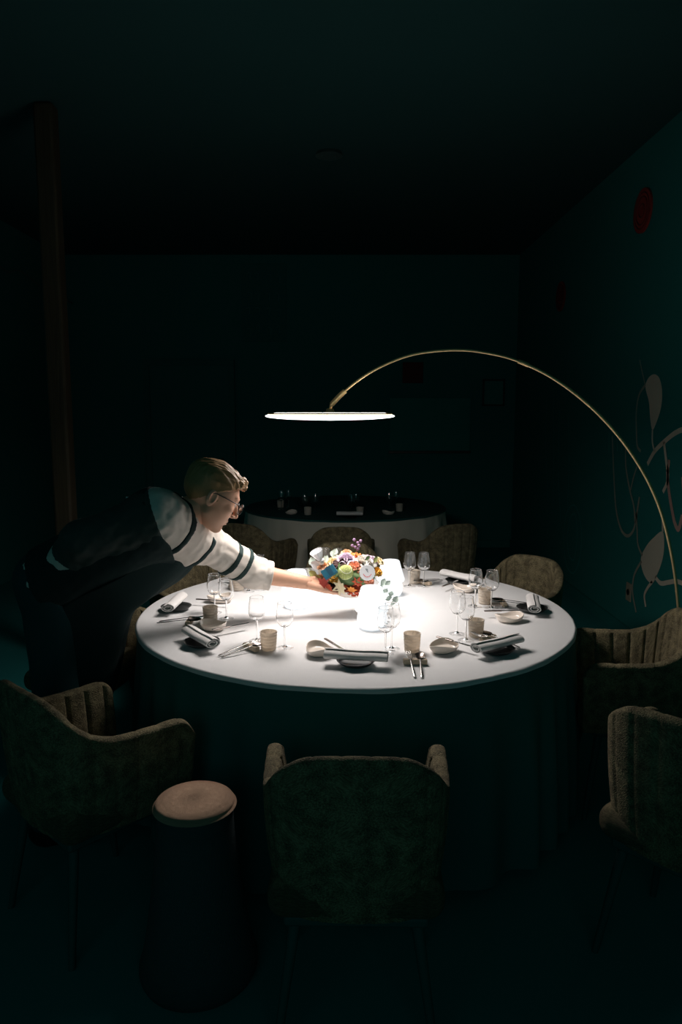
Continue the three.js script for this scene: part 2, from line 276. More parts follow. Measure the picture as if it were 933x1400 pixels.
const K = {
  plate: smoothLathe([[0.0001, 0.002], [0.035, 0.0], [0.05, 0.004], [0.061, 0.013], [0.066, 0.0172], [0.0645, 0.0180], [0.058, 0.0135], [0.045, 0.006], [0.0001, 0.0045]], 48, 40),
  napkin: napkinShape(), dish: dishGeometry(), cup: cupGeometry(), rest: box(0.082, 0.018, 0.023, 0, 0.009, 0, 0.005),
  bowl: smoothLathe([[0.0001, 0.0795], [0.006, 0.0800], [0.016, 0.083], [0.027, 0.096], [0.0312, 0.114], [0.0300, 0.136], [0.0268, 0.158], [0.0254, 0.1672], [0.0248, 0.1680], [0.0243, 0.1670], [0.0257, 0.158], [0.0288, 0.136], [0.0299, 0.114], [0.0258, 0.097], [0.0150, 0.0848], [0.0001, 0.0822]], 40, 70),
  stem: smoothLathe([[0.0001, 0.082], [0.0060, 0.081], [0.0038, 0.074], [0.0031, 0.05], [0.0031, 0.02], [0.0045, 0.010], [0.010, 0.0045]], 16, 24),
  foot: smoothLathe([[0.004, 0.0062], [0.012, 0.0040], [0.028, 0.0015], [0.0305, 0.0008], [0.0300, 0.0], [0.02, 0.0002]], 40, 20), rim: new THREE.TorusGeometry(0.0254, 0.0006, 6, 40).rotateX(Math.PI / 2).translate(0, 0.168, 0),
  forkHandle: cutleryShaft(0.128, 0.0024, 0.0048, 0.017), forkHead: forkHead(), spoonHandle: cutleryShaft(0.132, 0.0024, 0.0048, 0.017), spoonHead: spoonHead(), blade: knifeBlade(), knifeHandle: box(0.075, 0.005, 0.010, -0.036, 0.0005, 0, 0.002),
};
const first = {};
function place(kind, label, group, build, position, turn, name = kind) {
  if (first[kind]) return copy(first[kind], name, label, position, turn);
  const o = build(label, group); o.position.copy(position); o.rotation.y = turn; return first[kind] = o;
}
const mk = {
  plate: (l, g) => single('dark_plate', l, 'plate', K.plate, M.plate, V(0, 0, 0), 0, g), napkin: (l, g) => single('rolled_napkin', l, 'napkin', K.napkin, M.napkin, V(0, 0, 0), 0, g),
  dish: (l, g) => single('butter_dish', l, 'dish', K.dish, M.dish, V(0, 0, 0), 0, g), cup: (l, g) => single('ceramic_cup', l, 'cup', K.cup, M.cup, V(0, 0, 0), 0, g), rest: (l, g) => single('cutlery_rest', l, 'cutlery rest', K.rest, M.rest, V(0, 0, 0), 0, g),
  glass: (l, g) => { const t = thing('wine_glass', l, 'wine glass', V(0, 0, 0), 0, g); const b = part('bowl', K.bowl, M.solidGlass, t); part('rim', K.rim, M.solidGlass, b); part('stem', K.stem, M.solidGlass, t); part('foot', K.foot, M.pane, t); return t; },
  fork: (l, g) => { const t = thing('fork', l, 'fork', V(0, 0, 0), 0, g); part('handle', K.forkHandle.clone().translate(0, 0.002, 0), M.steel, t); part('tines', K.forkHead.clone().translate(0, 0.020, 0), M.steel, t); return t; },
  spoon: (l, g) => { const t = thing('spoon', l, 'spoon', V(0, 0, 0), 0, g); part('handle', K.spoonHandle.clone().translate(0, 0.002, 0), M.steel, t); part('bowl', K.spoonHead.clone().translate(0, 0.021, 0), M.darkSteel, t); return t; },
  knife: (l, g) => { const t = thing('butter_knife', l, 'knife', V(0, 0, 0), 0, g); part('handle', K.knifeHandle, M.darkSteel, t); part('blade', K.blade, M.steel, t); return t; },
};
const G = { plate: 'dark plates of the place settings', napkin: 'rolled napkins of the place settings', dish: 'small white dishes of the place settings', cup: 'ceramic cups of the place settings', rest: 'cutlery rests of the place settings', glass: 'wine glasses of the place settings', fork: 'forks of the place settings', spoon: 'spoons of the place settings', knife: 'butter knives of the place settings' };
const W = {
  plate: 'small black plate under the napkin', napkin: 'rolled white cloth napkin', dish: 'small wavy-edged white dish', cup: 'beige ribbed ceramic cup', rest: 'beige stone cutlery rest',
  glassA: 'clear stemmed wine glass, left of the pair', glassB: 'clear stemmed wine glass, right of the pair', fork: 'steel fork on its rest', spoon: 'steel spoon on its rest', knife: 'small butter knife lying across its dish',
};
// seat angle, then [r, angle] of each piece as it stands on the cloth
const SEATS = [
  { at: 'at the frontmost place setting', a: -90.7, nap: [0.703, -90.7], rest: [0.723, -74.5], cup: [0.590, -70.6], glass: [[0.600, -80.6], [0.552, -77.0]], dish: [0.604, -103], knife: [-0.025, 0.56, -62] },
  { at: 'at the front right place setting', a: -47, nap: [0.757, -49.2], rest: [0.660, -41.8], cup: [0.596, -39.9], glass: [[0.526, -42.3], [0.599, -46.9]], dish: [0.636, -61.1], knife: [0.405, 0.525, -46] },
  { at: 'at the rightmost place setting', a: -1, nap: [0.766, -1.5], rest: [0.668, 7.1], cup: [0.596, 10.4], glass: [[0.534, 4.8], [0.599, 2.0]], dish: [0.654, -15.3], knife: [0.672, 0.113, 4] },
  { at: 'at the back right place setting', a: 44, nap: [0.737, 43.7], rest: [0.600, 53.3], cup: [0.590, 58.5], glass: [[0.515, 57.2], [0.553, 51.0]], dish: [0.636, 32.4], knife: [0.527, -0.38, 54] },
  { at: 'at the rear setting behind the flowers', a: 89, nap: [0.745, 88], cup: [0.66, 103], glass: [[0.54, 98], [0.57, 104]] },
  { at: 'at the back left setting below the sleeve', a: 134, nap: [0.745, 133], rest: [0.70, 144], cup: [0.663, 147], glass: [[0.58, 141], [0.60, 147]] },
  { at: 'at the leftmost place setting', a: 179, nap: [0.775, 180], rest: [0.704, 196.9], cup: [0.623, 198.2], glass: [[0.601, 184.8], [0.553, 194.7]], dish: [0.62, 167], knife: [-0.574, -0.063, -14] },
  { at: 'at the front left place setting', a: -139, nap: [0.755, -139.2], rest: [0.664, -125.3], cup: [0.626, -120.8], glass: [[0.578, -130.2], [0.587, -116.6]], dish: [0.633, -153.1], knife: [-0.433, 0.344, 37] },
];
for (const s of SEATS) {
  const tangent = rad(s.a), say = (k) => W[k] + ' ' + s.at, p = polar(...s.nap);
  place('plate', say('plate'), G.plate, mk.plate, p.clone().setY(TOP + 0.001), 0, 'dark_plate');
  const out = V(Math.cos(rad(s.a)), 0, -Math.sin(rad(s.a)));
  place('napkin', say('napkin'), G.napkin, mk.napkin, p.clone().addScaledVector(out, 0.008).setY(TOP + 0.0175), tangent + rad(s.a * 7 % 9 - 4), 'rolled_napkin');
  if (s.rest) {
    const q = polar(...s.rest); place('rest', say('rest'), G.rest, mk.rest, q.clone().setY(TOP + 0.001), tangent - Math.PI / 2, 'cutlery_rest');
    const side = V(-Math.sin(rad(s.a)), 0, -Math.cos(rad(s.a)));
    const turn = Math.atan2(out.x, out.z);
    place('fork', say('fork'), G.fork, mk.fork, q.clone().addScaledVector(side, -0.017).addScaledVector(out, 0.004).setY(TOP + 0.0012), turn + 0.04, 'fork');
    place('spoon', say('spoon'), G.spoon, mk.spoon, q.clone().addScaledVector(side, 0.017).addScaledVector(out, 0.004).setY(TOP + 0.0012), turn - 0.05, 'spoon');
  }
  place('cup', say('cup'), G.cup, mk.cup, polar(...s.cup).setY(TOP + 0.001), s.a, 'ceramic_cup');
  s.glass.forEach((g, i) => place('glass', say(i ? 'glassB' : 'glassA'), G.glass, mk.glass, polar(...g).setY(TOP + 0.001), 0, 'wine_glass'));
  if (s.dish) place('dish', say('dish'), G.dish, mk.dish, polar(...s.dish).setY(TOP + 0.001), rad(s.a * 3), 'butter_dish');
  if (s.knife) place('knife', say('knife'), G.knife, mk.knife, V(s.knife[0], TOP + 0.0265, s.knife[1]), rad(s.knife[2]), 'butter_knife');
}
// the far table, dim: cups, glasses, one napkin on its plate, two dishes
{
  const F = (x, z) => V(x, TOP + 0.001, z);
  [[-0.55, -3.5, 'far left'], [-0.28, -3.01, 'left of centre'], [0.16, -3.01, 'right of centre'], [0.51, -3.24, 'far right']].forEach(([x, z, w]) => { copy(first.cup, 'ceramic_cup', 'dim ceramic cup ' + w + ' on the dark background table', F(x, z), 1).userData.group = 'cups on the far table'; });
  [[-0.53, -3.36, -0.47, -3.44, 'leftmost'], [-0.31, -3.10, -0.22, -3.14, 'second from left'], [0.09, -3.08, 0.13, -3.18, 'second from right'], [0.42, -3.24, 0.49, -3.36, 'rightmost']].forEach(([x, z, u, v, w]) => {
    copy(first.glass, 'wine_glass', 'dim wine glass, nearer of the ' + w + ' pair on the dark background table', F(x, z), 0).userData.group = 'glasses on the far table';
    copy(first.glass, 'wine_glass', 'dim wine glass, farther of the ' + w + ' pair on the dark background table', F(u, v), 0).userData.group = 'glasses on the far table';
  });
  copy(first.plate, 'dark_plate', 'black plate at the near rim of the dark background table', F(0.07, -2.84), 0).userData.group = 'plates on the far table';
  copy(first.napkin, 'rolled_napkin', 'dim rolled napkin at the near rim of the dark background table', V(0.07, TOP + 0.0175, -2.835), Math.PI / 2).userData.group = 'napkins on the far table';
  copy(first.dish, 'butter_dish', 'dim small dish left on the dark background table', F(-0.42, -3.06), 1).userData.group = 'dishes on the far table';
  copy(first.dish, 'butter_dish', 'dim small dish right on the dark background table', F(0.40, -3.04), 2).userData.group = 'dishes on the far table';
}

// ================================ lamps ============================================================
const glow = std(0.40, 0.41, 0.42, 0.4, { emissive: new THREE.Color().setRGB(0.90, 0.96, 1.0), emissiveIntensity: TABLE_LAMP_GLOW });
{
  const prof = [[0.0001, 0.166], [0.030, 0.166], [0.0405, 0.163], [0.0445, 0.152], [0.054, 0.118], [0.0645, 0.083], [0.0655, 0.073], [0.060, 0.066], [0.0535, 0.0635]];
  const base = [[0.050, 0.066], [0.0525, 0.060], [0.0565, 0.045], [0.0560, 0.024], [0.050, 0.007], [0.040, 0.001], [0.0001, 0.0005]];
  const labels = ['glowing white mushroom lamp in front of the flowers', 'glowing white mushroom lamp behind the right end of the flowers', 'glowing white mushroom lamp behind the waiter\'s forearm'];
  [[0.121, 0.262], [0.232, -0.262], [-0.196, -0.045]].forEach(([x, z], i) => {
    const t = thing('mushroom_lamp', labels[i], 'lamp', V(x, TOP + 0.001, z), 0, 'glowing table lamps among the settings');
    part('lamp_shade', smoothLathe(prof, 48, 60), glow, t); part('lamp_base', smoothLathe(base, 48, 50), glow, t);
    const l = new THREE.PointLight(new THREE.Color().setRGB(0.88, 0.95, 1.0), TABLE_LAMP_LIGHT); l.name = 'mushroom_lamp_bulb'; l.position.set(0, 0.095, 0); l.castShadow = true; t.add(l);
  });
}
{
  const t = thing('arc_floor_lamp', 'slender brass arc floor lamp whose glowing disc hangs over the table', 'lamp', V(1.505, 0, 0));
  const arcPts = [[-0.040, 1.632], [0.011, 1.684], [0.102, 1.753], [0.193, 1.801], [0.284, 1.834], [0.374, 1.850], [0.496, 1.856], [0.587, 1.847], [0.709, 1.820], [0.863, 1.753], [1.020, 1.645], [1.149, 1.523], [1.247, 1.400], [1.316, 1.288], [1.369, 1.172], [1.416, 1.020], [1.445, 0.892], [1.466, 0.762], [1.480, 0.640]].map(([x, y]) => V(x - 1.505, y, 0));
  const curve = new THREE.CatmullRomCurve3(arcPts, false, 'centripetal');
  const cut = (a, b, r, n) => { const c = new THREE.CatmullRomCurve3(Array.from({ length: n + 1 }, (_, i) => curve.getPointAt(lerp(a, b, i / n)))); return new THREE.TubeGeometry(c, n, r, 10); };
  part('arm', cut(0, 0.375, 0.0055, 60), M.brass, t, 'thin upper arm of the arc'); part('arm', cut(0.375, 1, 0.0068, 70), M.brass, t, 'thicker lower arm of the arc');
  part('joint', cut(0.366, 0.386, 0.0095, 6), M.brass, t); part('joint', cut(0, 0.035, 0.0115, 6), M.brass, t); part('joint', cut(0.985, 1, 0.012, 4), M.brass, t);
  part('pole', tube([V(-0.026, 0.66, 0), V(-0.010, 0.40, 0), V(0, 0.2, 0), V(0, 0.03, 0)], 0.0095, 20, 12), M.brass, t);
  part('base', smoothLathe([[0.0001, 0.034], [0.12, 0.034], [0.148, 0.030], [0.152, 0.018], [0.152, 0.0]], 48, 40), M.stone, t);
  const D = V(-0.046 - 1.505, 1.578, 0);
  const head = part('lamp_disc', merged([put(cyl(0.262, 0.258, 0.008, 0, 0.011, 0, 72), D.x, D.y, D.z), put(cyl(0.022, 0.014, 0.020, 0, 0.018, 0, 20), D.x, D.y, D.z), tube([V(D.x, D.y + 0.03, 0), V(-0.040 - 1.505, 1.634, 0)], 0.006, 4, 8)]), M.brass, t);
  const diff = std(0.9, 0.9, 0.9, 0.5, { emissive: new THREE.Color().setRGB(1.0, 0.955, 0.93), emissiveIntensity: DISC_GLOW });
  part('light_diffuser', put(smoothLathe([[0.258, 0.0115], [0.268, 0.0100], [0.270, 0.0065], [0.266, 0.0030], [0.24, -0.0015], [0.16, -0.0075], [0.0001, -0.0115]], 72, 40), D.x, D.y, D.z), diff, head);
  part('light_diffuser', put(smoothLathe([[0.205, 0.0200], [0.225, 0.0200], [0.248, 0.0175], [0.262, 0.0125]], 72, 16), D.x, D.y, D.z), std(0.9, 0.9, 0.9, 0.5, { emissive: new THREE.Color().setRGB(1.0, 0.93, 0.82), emissiveIntensity: 8 }), head);
  const l = new THREE.RectAreaLight(new THREE.Color().setRGB(1.0, 0.93, 0.88), DISC_LIGHT, 0.44, 0.44); l.name = 'lamp_disc_light';
  l.position.set(D.x, D.y - 0.016, D.z); l.rotation.x = -Math.PI / 2; t.add(l);
}

// ================================ the waiter ========================================================
function nets(sdf, lo, hi, h) {                                      // naive surface nets on a box
  const n = [0, 1, 2].map((k) => Math.ceil((hi[k] - lo[k]) / h) + 1), [nx, ny, nz] = n, f = new Float32Array(nx * ny * nz), p = V(0, 0, 0);
  for (let z = 0, o = 0; z < nz; z++) for (let y = 0; y < ny; y++) for (let x = 0; x < nx; x++, o++) f[o] = sdf(p.set(lo[0] + x * h, lo[1] + y * h, lo[2] + z * h));
  const cell = new Int32Array(nx * ny * nz).fill(-1), pos = [], index = [], off = [0, 1, nx, nx + 1, nx * ny, nx * ny + 1, nx * ny + nx, nx * ny + nx + 1];
  const edges = [[0, 1], [2, 3], [4, 5], [6, 7], [0, 2], [1, 3], [4, 6], [5, 7], [0, 4], [1, 5], [2, 6], [3, 7]];
  for (let z = 0; z < nz - 1; z++) for (let y = 0; y < ny - 1; y++) for (let x = 0; x < nx - 1; x++) {
    const o = x + nx * (y + ny * z); let mask = 0; for (let k = 0; k < 8; k++) if (f[o + off[k]] < 0) mask |= 1 << k;
    if (!mask || mask === 255) continue;
    let sx = 0, sy = 0, sz = 0, c = 0;
    for (const [a, b] of edges) { const A = f[o + off[a]], B = f[o + off[b]]; if ((A < 0) === (B < 0)) continue; const t = A / (A - B); sx += (a & 1) + t * ((b & 1) - (a & 1)); sy += (a >> 1 & 1) + t * ((b >> 1 & 1) - (a >> 1 & 1)); sz += (a >> 2) + t * ((b >> 2) - (a >> 2)); c++; }
    cell[o] = pos.length / 3; pos.push(lo[0] + (x + sx / c) * h, lo[1] + (y + sy / c) * h, lo[2] + (z + sz / c) * h);
  }
  const quad = (a, b, c, d, flip) => { if (a < 0 || b < 0 || c < 0 || d < 0) return; flip ? index.push(a, c, b, a, d, c) : index.push(a, b, c, a, c, d); };
  for (let z = 1; z < nz - 1; z++) for (let y = 1; y < ny - 1; y++) for (let x = 1; x < nx - 1; x++) {
    const o = x + nx * (y + ny * z), s = f[o] < 0;
    if (s !== f[o + 1] < 0) quad(cell[o - nx - nx * ny], cell[o - nx * ny], cell[o], cell[o - nx], !s);
    if (s !== f[o + nx] < 0) quad(cell[o - 1 - nx * ny], cell[o - nx * ny], cell[o], cell[o - 1], s);
    if (s !== f[o + nx * ny] < 0) quad(cell[o - 1 - nx], cell[o - nx], cell[o], cell[o - 1], !s);
  }
  const nrm = new Float32Array(pos.length), e = h * 0.6, q = V(0, 0, 0);
  for (let i = 0; i < pos.length; i += 3) {
    const g = [0, 1, 2].map((k) => { q.fromArray(pos, i); q.setComponent(k, q.getComponent(k) + e); const a = sdf(q); q.setComponent(k, q.getComponent(k) - 2 * e); return a - sdf(q); }), L = Math.hypot(...g) || 1;
    nrm[i] = g[0] / L; nrm[i + 1] = g[1] / L; nrm[i + 2] = g[2] / L;
  }
  const uv = new Float32Array(pos.length / 3 * 2); for (let i = 0; i < pos.length / 3; i++) { uv[2 * i] = pos[3 * i] + pos[3 * i + 2] * 0.7; uv[2 * i + 1] = pos[3 * i + 1] + pos[3 * i + 2] * 0.3; }
  const g = new THREE.BufferGeometry(); g.setAttribute('position', new THREE.Float32BufferAttribute(pos, 3)); g.setAttribute('normal', new THREE.Float32BufferAttribute(nrm, 3)); g.setAttribute('uv', new THREE.Float32BufferAttribute(uv, 2)); g.setIndex(index);
  return g;
}
const smin = (a, b, k) => { const h = Math.max(k - Math.abs(a - b), 0) / k; return Math.min(a, b) - h * h * k * 0.25; };
const T1 = V(0, 0, 0), T2 = V(0, 0, 0);
const cap = (p, a, b, r0, r1) => { T1.subVectors(p, a); T2.subVectors(b, a); const t = clamp(T1.dot(T2) / T2.lengthSq(), 0, 1); return T1.addScaledVector(T2, -t).length() - lerp(r0, r1, t); };
const ell = (x, y, z, rx, ry, rz) => { const k0 = Math.hypot(x / rx, y / ry, z / rz), k1 = Math.hypot(x / (rx * rx), y / (ry * ry), z / (rz * rz)); return k1 < 1e-6 ? -Math.min(rx, ry, rz) : k0 * (k0 - 1) / k1; };
{
  const O = V(-1.05, 0, 0.43);
  const person = thing('person', 'waiter in glasses, white shirt and black apron leaning in, arm stretched to the flowers', 'person', O);
  const own = (g) => g.translate(-O.x, -O.y, -O.z);
  const S = V(0.285, -0.44, -0.85).normalize(), A = V(0.93, 0.33, 0).normalize(), Nf = V(0, 0, 0).crossVectors(S, A).normalize();
  const Cc = V(-0.640, 1.165, 0.42), Pe = V(-1.055, 1.02, 0.425);
  const hipR = V(-1.06, 1.0, 0.50), hipL = V(-1.045, 1.0, 0.355), chR = Cc.clone().addScaledVector(S, -0.085), chL = Cc.clone().addScaledVector(S, 0.085);
  const shR = V(-0.640, 1.240, 0.560), elR = V(-0.900, 1.160, 0.600), wrR = V(-1.055, 0.985, 0.515);
  const shL = V(-0.535, 1.098, 0.270), elL = V(-0.357, 0.945, 0.145), wrL = V(-0.140, 0.893, 0.100);
  const nb = V(-0.592, 1.205, 0.412), nt = V(-0.512, 1.262, 0.424), nd = nt.clone().sub(nb).normalize();
  const knR = V(-1.04, 0.52, 0.53), anR = V(-1.10, 0.09, 0.53), knL = V(-1.02, 0.52, 0.36), anL = V(-1.06, 0.09, 0.35);
  const torso = (p) => smin(smin(cap(p, hipR, chR, 0.105, 0.098), cap(p, hipL, chL, 0.105, 0.098), 0.07), cap(p, shR, shL, 0.064, 0.062), 0.09);
  const armR = (p) => Math.min(cap(p, shR, elR, 0.056, 0.044), cap(p, elR, wrR, 0.044, 0.029)), armL = (p) => smin(cap(p, shL, elL, 0.054, 0.044), cap(p, elL, wrL, 0.043, 0.0285), 0.02);
  const legs = (p) => Math.min(smin(cap(p, hipR, knR, 0.085, 0.06), cap(p, knR, anR, 0.058, 0.042), 0.03), smin(cap(p, hipL, knL, 0.085, 0.06), cap(p, knL, anL, 0.058, 0.042), 0.03));
  const neck = (p) => cap(p, nb, nt, 0.060, 0.056);
  const body = (p) => smin(smin(smin(torso(p), smin(armR(p), armL(p), 0.01), 0.03), neck(p), 0.05), legs(p), 0.05);
  const bodyG = nets(body, [-1.25, 0, 0.02], [-0.09, 1.42, 0.74], 0.0125);

  // head, in its own frame: x to the waiter's left, y up, z to the face
  const Fd = V(0.815, -0.475, -0.331).normalize(), Ud = V(0.44, 0.88, -0.176), Rd = V(0, 0, 0).crossVectors(Ud, Fd).normalize(); Ud.crossVectors(Fd, Rd).normalize();
  const Hc = V(-0.478, 1.298, 0.428), HM = new THREE.Matrix4().makeBasis(Rd, Ud, Fd.clone()).setPosition(Hc); 
  const cran = (x, y, z) => smin(ell(x, y - 0.030, z + 0.012, 0.077, 0.086, 0.098), ell(x, y + 0.005, z - 0.035, 0.064, 0.085, 0.060), 0.04);
  const c3 = (x, y, z, a, b, r0, r1) => cap(T3.set(x, y, z), a, b, r0, r1), T3 = V(0, 0, 0);
  const face = (p) => {
    const { y, z } = p, x = p.x, ax = Math.abs(x);
    let d = cran(x, y, z);
    d = smin(d, ell(x, y + 0.052, z - 0.040, 0.054, 0.062, 0.052), 0.03);
    d = smin(d, c3(ax, y, z, V(0.048, -0.058, 0.004), V(0.012, -0.098, 0.068), 0.015, 0.013), 0.025);
    d = smin(d, c3(ax, y, z, V(0, -0.100, 0.074), V(0.008, -0.099, 0.072), 0.013, 0.013), 0.02);
    d = smin(d, c3(ax, y, z, V(0.012, 0.028, 0.094), V(0.042, 0.030, 0.078), 0.008, 0.007), 0.014);
    d = smin(d, ell(ax - 0.046, y + 0.018, z - 0.068, 0.018, 0.014, 0.016), 0.02);
    d = Math.max(d, -ell(ax - 0.031, y - 0.006, z - 0.103, 0.016, 0.010, 0.012));
    d = smin(d, c3(x, y, z, V(0, 0.016, 0.097), V(0, -0.030, 0.120), 0.0065, 0.0095), 0.010);
    d = smin(d, ell(ax - 0.010, y + 0.036, z - 0.106, 0.008, 0.007, 0.009), 0.007);
    d = smin(d, ell(x, y + 0.060, z - 0.094, 0.020, 0.0055, 0.009), 0.007);
    d = smin(d, ell(x, y + 0.071, z - 0.092, 0.017, 0.0060, 0.009), 0.006);
    d = Math.max(d, -ell(x, y + 0.0655, z - 0.106, 0.022, 0.0018, 0.010));
    const ex = ax - 0.0775 - 0.18 * Math.max(0, -(z + 0.012));
    let ear = ell(ex, y + 0.006, z + 0.012, 0.0075, 0.032, 0.019);
    ear = Math.max(ear, -ell(ex - 0.006, y + 0.002, z + 0.008, 0.0055, 0.020, 0.010));
    d = smin(d, ear, 0.006);
    return d;
  };
  const headG = nets(face, [-0.105, -0.13, -0.125], [0.105, 0.13, 0.145], 0.0032).applyMatrix4(HM);

  // a hand: wrist w, finger direction d, palm normal n (palm faces along it), thumb side t
  function hand(w, d, n, t, curl, spread, thumb) {
    d.normalize(); t.addScaledVector(d, -t.dot(d)).normalize(); n.addScaledVector(d, -n.dot(d)).addScaledVector(t, -n.dot(t)).normalize();
    const at = (a, b, c) => w.clone().addScaledVector(d, a).addScaledVector(t, b).addScaledVector(n, c), bones = [], palm = [];
    [0.031, 0.0105, -0.0105, -0.030].forEach((b, i) => {
      const k = at(0.088 - 0.006 * Math.abs(i - 1.2), b, 0.002), len = [0.042, 0.046, 0.043, 0.034][i], c = curl[i];
      palm.push([at(0.004, b * 0.55, 0), k, 0.0165, 0.0115]);
      let p = k, a = c * 0.6, dir = spread * b;
      for (let j = 0; j < 3; j++) { const L = len * [1, 0.62, 0.5][j], q = p.clone().addScaledVector(d, Math.cos(a) * L).addScaledVector(n, Math.sin(a) * L).addScaledVector(t, dir * L * 12); bones.push([p, q, 0.0095 - 0.0009 * j, 0.0088 - 0.0011 * j, i]); p = q; a += c; }
    });
    const th = thumb.map((q) => at(...q));
    const f = (p) => {
      let m = 9; for (const [a, b, r, s] of palm) m = smin(m, cap(p, a, b, r, s), 0.016);
      const fs = [9, 9, 9, 9]; for (const [a, b, r, s, i] of bones) fs[i] = smin(fs[i], cap(p, a, b, r, s), 0.004);
      for (const v of fs) m = smin(m, v, 0.005);
      return smin(m, smin(cap(p, th[0], th[1], 0.0165, 0.0115), cap(p, th[1], th[2], 0.0112, 0.0085), 0.006), 0.012);
    };
    const c = at(0.09, 0, 0.01); return nets(f, [c.x - 0.13, c.y - 0.13, c.z - 0.13], [c.x + 0.13, c.y + 0.13, c.z + 0.13], 0.0033);
  }
  const handL = hand(wrL, V(0.94, -0.30, -0.20), V(0.26, 0.95, 0.18), V(0, 0.25, -1), [0.24, 0.20, 0.17, 0.14], 0.3, [[0.020, 0.020, 0.004], [0.058, 0.050, 0.020], [0.092, 0.058, 0.036]]);
  const handR = hand(wrR, V(-0.45, -0.86, -0.30), V(0.30, -0.35, -0.85), V(0.85, -0.30, 0.1), [0.30, 0.34, 0.38, 0.42], 0.2, [[0.020, 0.020, 0.004], [0.055, 0.046, 0.016], [0.088, 0.050, 0.026]]);
  part('body', own(merged([bodyG, headG, handL, handR])), M.skin, person);

  // hair: short at the sides, longer on top, a tuft over the brow
  const hair = (p) => {
    const { x, y, z } = p, top = smooth(y, 0.02, 0.10), strand = 0.0035 * noise(x * 160, y * 40, z * 30) + 0.003 * noise(x * 60 + z * 14, y * 30, z * 20);
    let d = cran(x, y, z) - 0.004 - 0.012 * top + strand * (0.3 + top);
    const line = z > -0.01 ? 0.012 + (z + 0.01) * 0.70 : 0.012 + (z + 0.01) * 1.05;
    d = Math.max(d, (line - y) * 0.8 + 0.003 * noise(x * 90, y * 20, z * 90));
    d = smin(d, ell(Math.abs(x) - 0.070, y - 0.006, z - 0.012, 0.006, 0.022, 0.010), 0.006);
    for (const [tx, ty, tz, r] of [[0.02, 0.083, 0.085, 0.020], [-0.012, 0.092, 0.082, 0.022], [0.038, 0.074, 0.080, 0.015], [0.0, 0.080, 0.099, 0.013], [0.028, 0.096, 0.066, 0.017], [-0.036, 0.084, 0.070, 0.017]]) d = smin(d, Math.hypot(x - tx, y - ty, z - tz) - r + 0.006 * noise(x * 110, y * 110, z * 110), 0.012);
    return d;
  };
  part('hair', own(nets(hair, [-0.11, -0.09, -0.14], [0.11, 0.145, 0.14], 0.0028).applyMatrix4(HM)), M.hair, person);
  for (const s of [-1, 1]) part('eye', own(new THREE.SphereGeometry(0.0105, 18, 12).translate(0.031 * s, 0.005, 0.084).applyMatrix4(HM)), M.eye, person);
  // glasses
  const gl = part('glasses', own(merged([...[-1, 1].flatMap((s) => [new THREE.TorusGeometry(0.0215, 0.0017, 8, 36).scale(1.08, 0.94, 1).translate(0.032 * s, 0.0, 0.1165), tube([V(0.054 * s, 0.008, 0.115), V(0.072 * s, 0.012, 0.09), V(0.079 * s, 0.014, 0.02), V(0.081 * s, 0.012, -0.012), V(0.079 * s, -0.008, -0.03)], 0.0016, 24, 8)]), tube([V(-0.010, 0.004, 0.117), V(0, 0.008, 0.121), V(0.010, 0.004, 0.117)], 0.0016, 8, 8)]).applyMatrix4(HM)), M.frame, person, 'thin black round-framed glasses');
  for (const s of [-1, 1]) part('lens', own(new THREE.CylinderGeometry(0.0205, 0.0205, 0.001, 32).rotateX(Math.PI / 2).scale(1.08, 0.94, 1).translate(0.032 * s, 0, 0.1165).applyMatrix4(HM)), M.pane, gl);

  // shirt with rolled sleeves and folds
  const aL = elL.clone().sub(shL).normalize(), aR = elR.clone().sub(shR).normalize();
  const fold = (p) => 0.0075 * noise(p.dot(aL) * 26, p.dot(Nf) * 9, p.dot(S) * 9) + 0.004 * noise(p.x * 34, p.y * 34, p.z * 34) - 0.004 * Math.abs(noise(p.dot(aR) * 15 + 4, p.y * 24, p.z * 8));
  const cuL = elL.clone().lerp(wrL, 0.20), cuR = elR.clone().lerp(wrR, 0.42), fL = wrL.clone().sub(elL).normalize(), fR = wrR.clone().sub(elR).normalize();
  const sleeveL = (p) => smin(cap(p, shL, elL, 0.074, 0.064), Math.max(cap(p, elL, wrL, 0.060, 0.052), T1.subVectors(p, cuL).dot(fL)), 0.02), sleeveR = (p) => smin(cap(p, shR, elR, 0.076, 0.066), Math.max(cap(p, elR, wrR, 0.060, 0.050), T1.subVectors(p, cuR).dot(fR)), 0.02);
  const coat = (p) => smin(torso(p) - 0.012, smin(sleeveL(p), sleeveR(p), 0.01), 0.035);
  const shirt = (p) => Math.max(coat(p) + fold(p), -T1.subVectors(p, Pe).dot(A) - 0.04);
  part('shirt', own(nets(shirt, [-1.14, 0.84, 0.03], [-0.26, 1.36, 0.72], 0.0085)), M.shirt, person);
  const cuff = (c, a, r) => (p) => { T1.subVectors(p, c); const h = T1.dot(a), q = T1.addScaledVector(a, -h).length(); return Math.max(Math.abs(q - r - 0.004 * noise(p.x * 40, p.y * 40, p.z * 40) - h * 0.06) - 0.0065, Math.abs(h) - 0.032) * 0.9; };
  part('cuff', own(nets(cuff(cuL.clone().addScaledVector(fL, -0.006), fL, 0.053), [cuL.x - 0.11, cuL.y - 0.11, cuL.z - 0.11], [cuL.x + 0.11, cuL.y + 0.11, cuL.z + 0.11], 0.0045)), M.shirt, person, 'rolled white cuff on the stretched arm');
  part('cuff', own(nets(cuff(cuR, fR, 0.055), [cuR.x - 0.11, cuR.y - 0.11, cuR.z - 0.11], [cuR.x + 0.11, cuR.y + 0.11, cuR.z + 0.11], 0.0045)), M.shirt, person, 'rolled white cuff on the lowered arm');
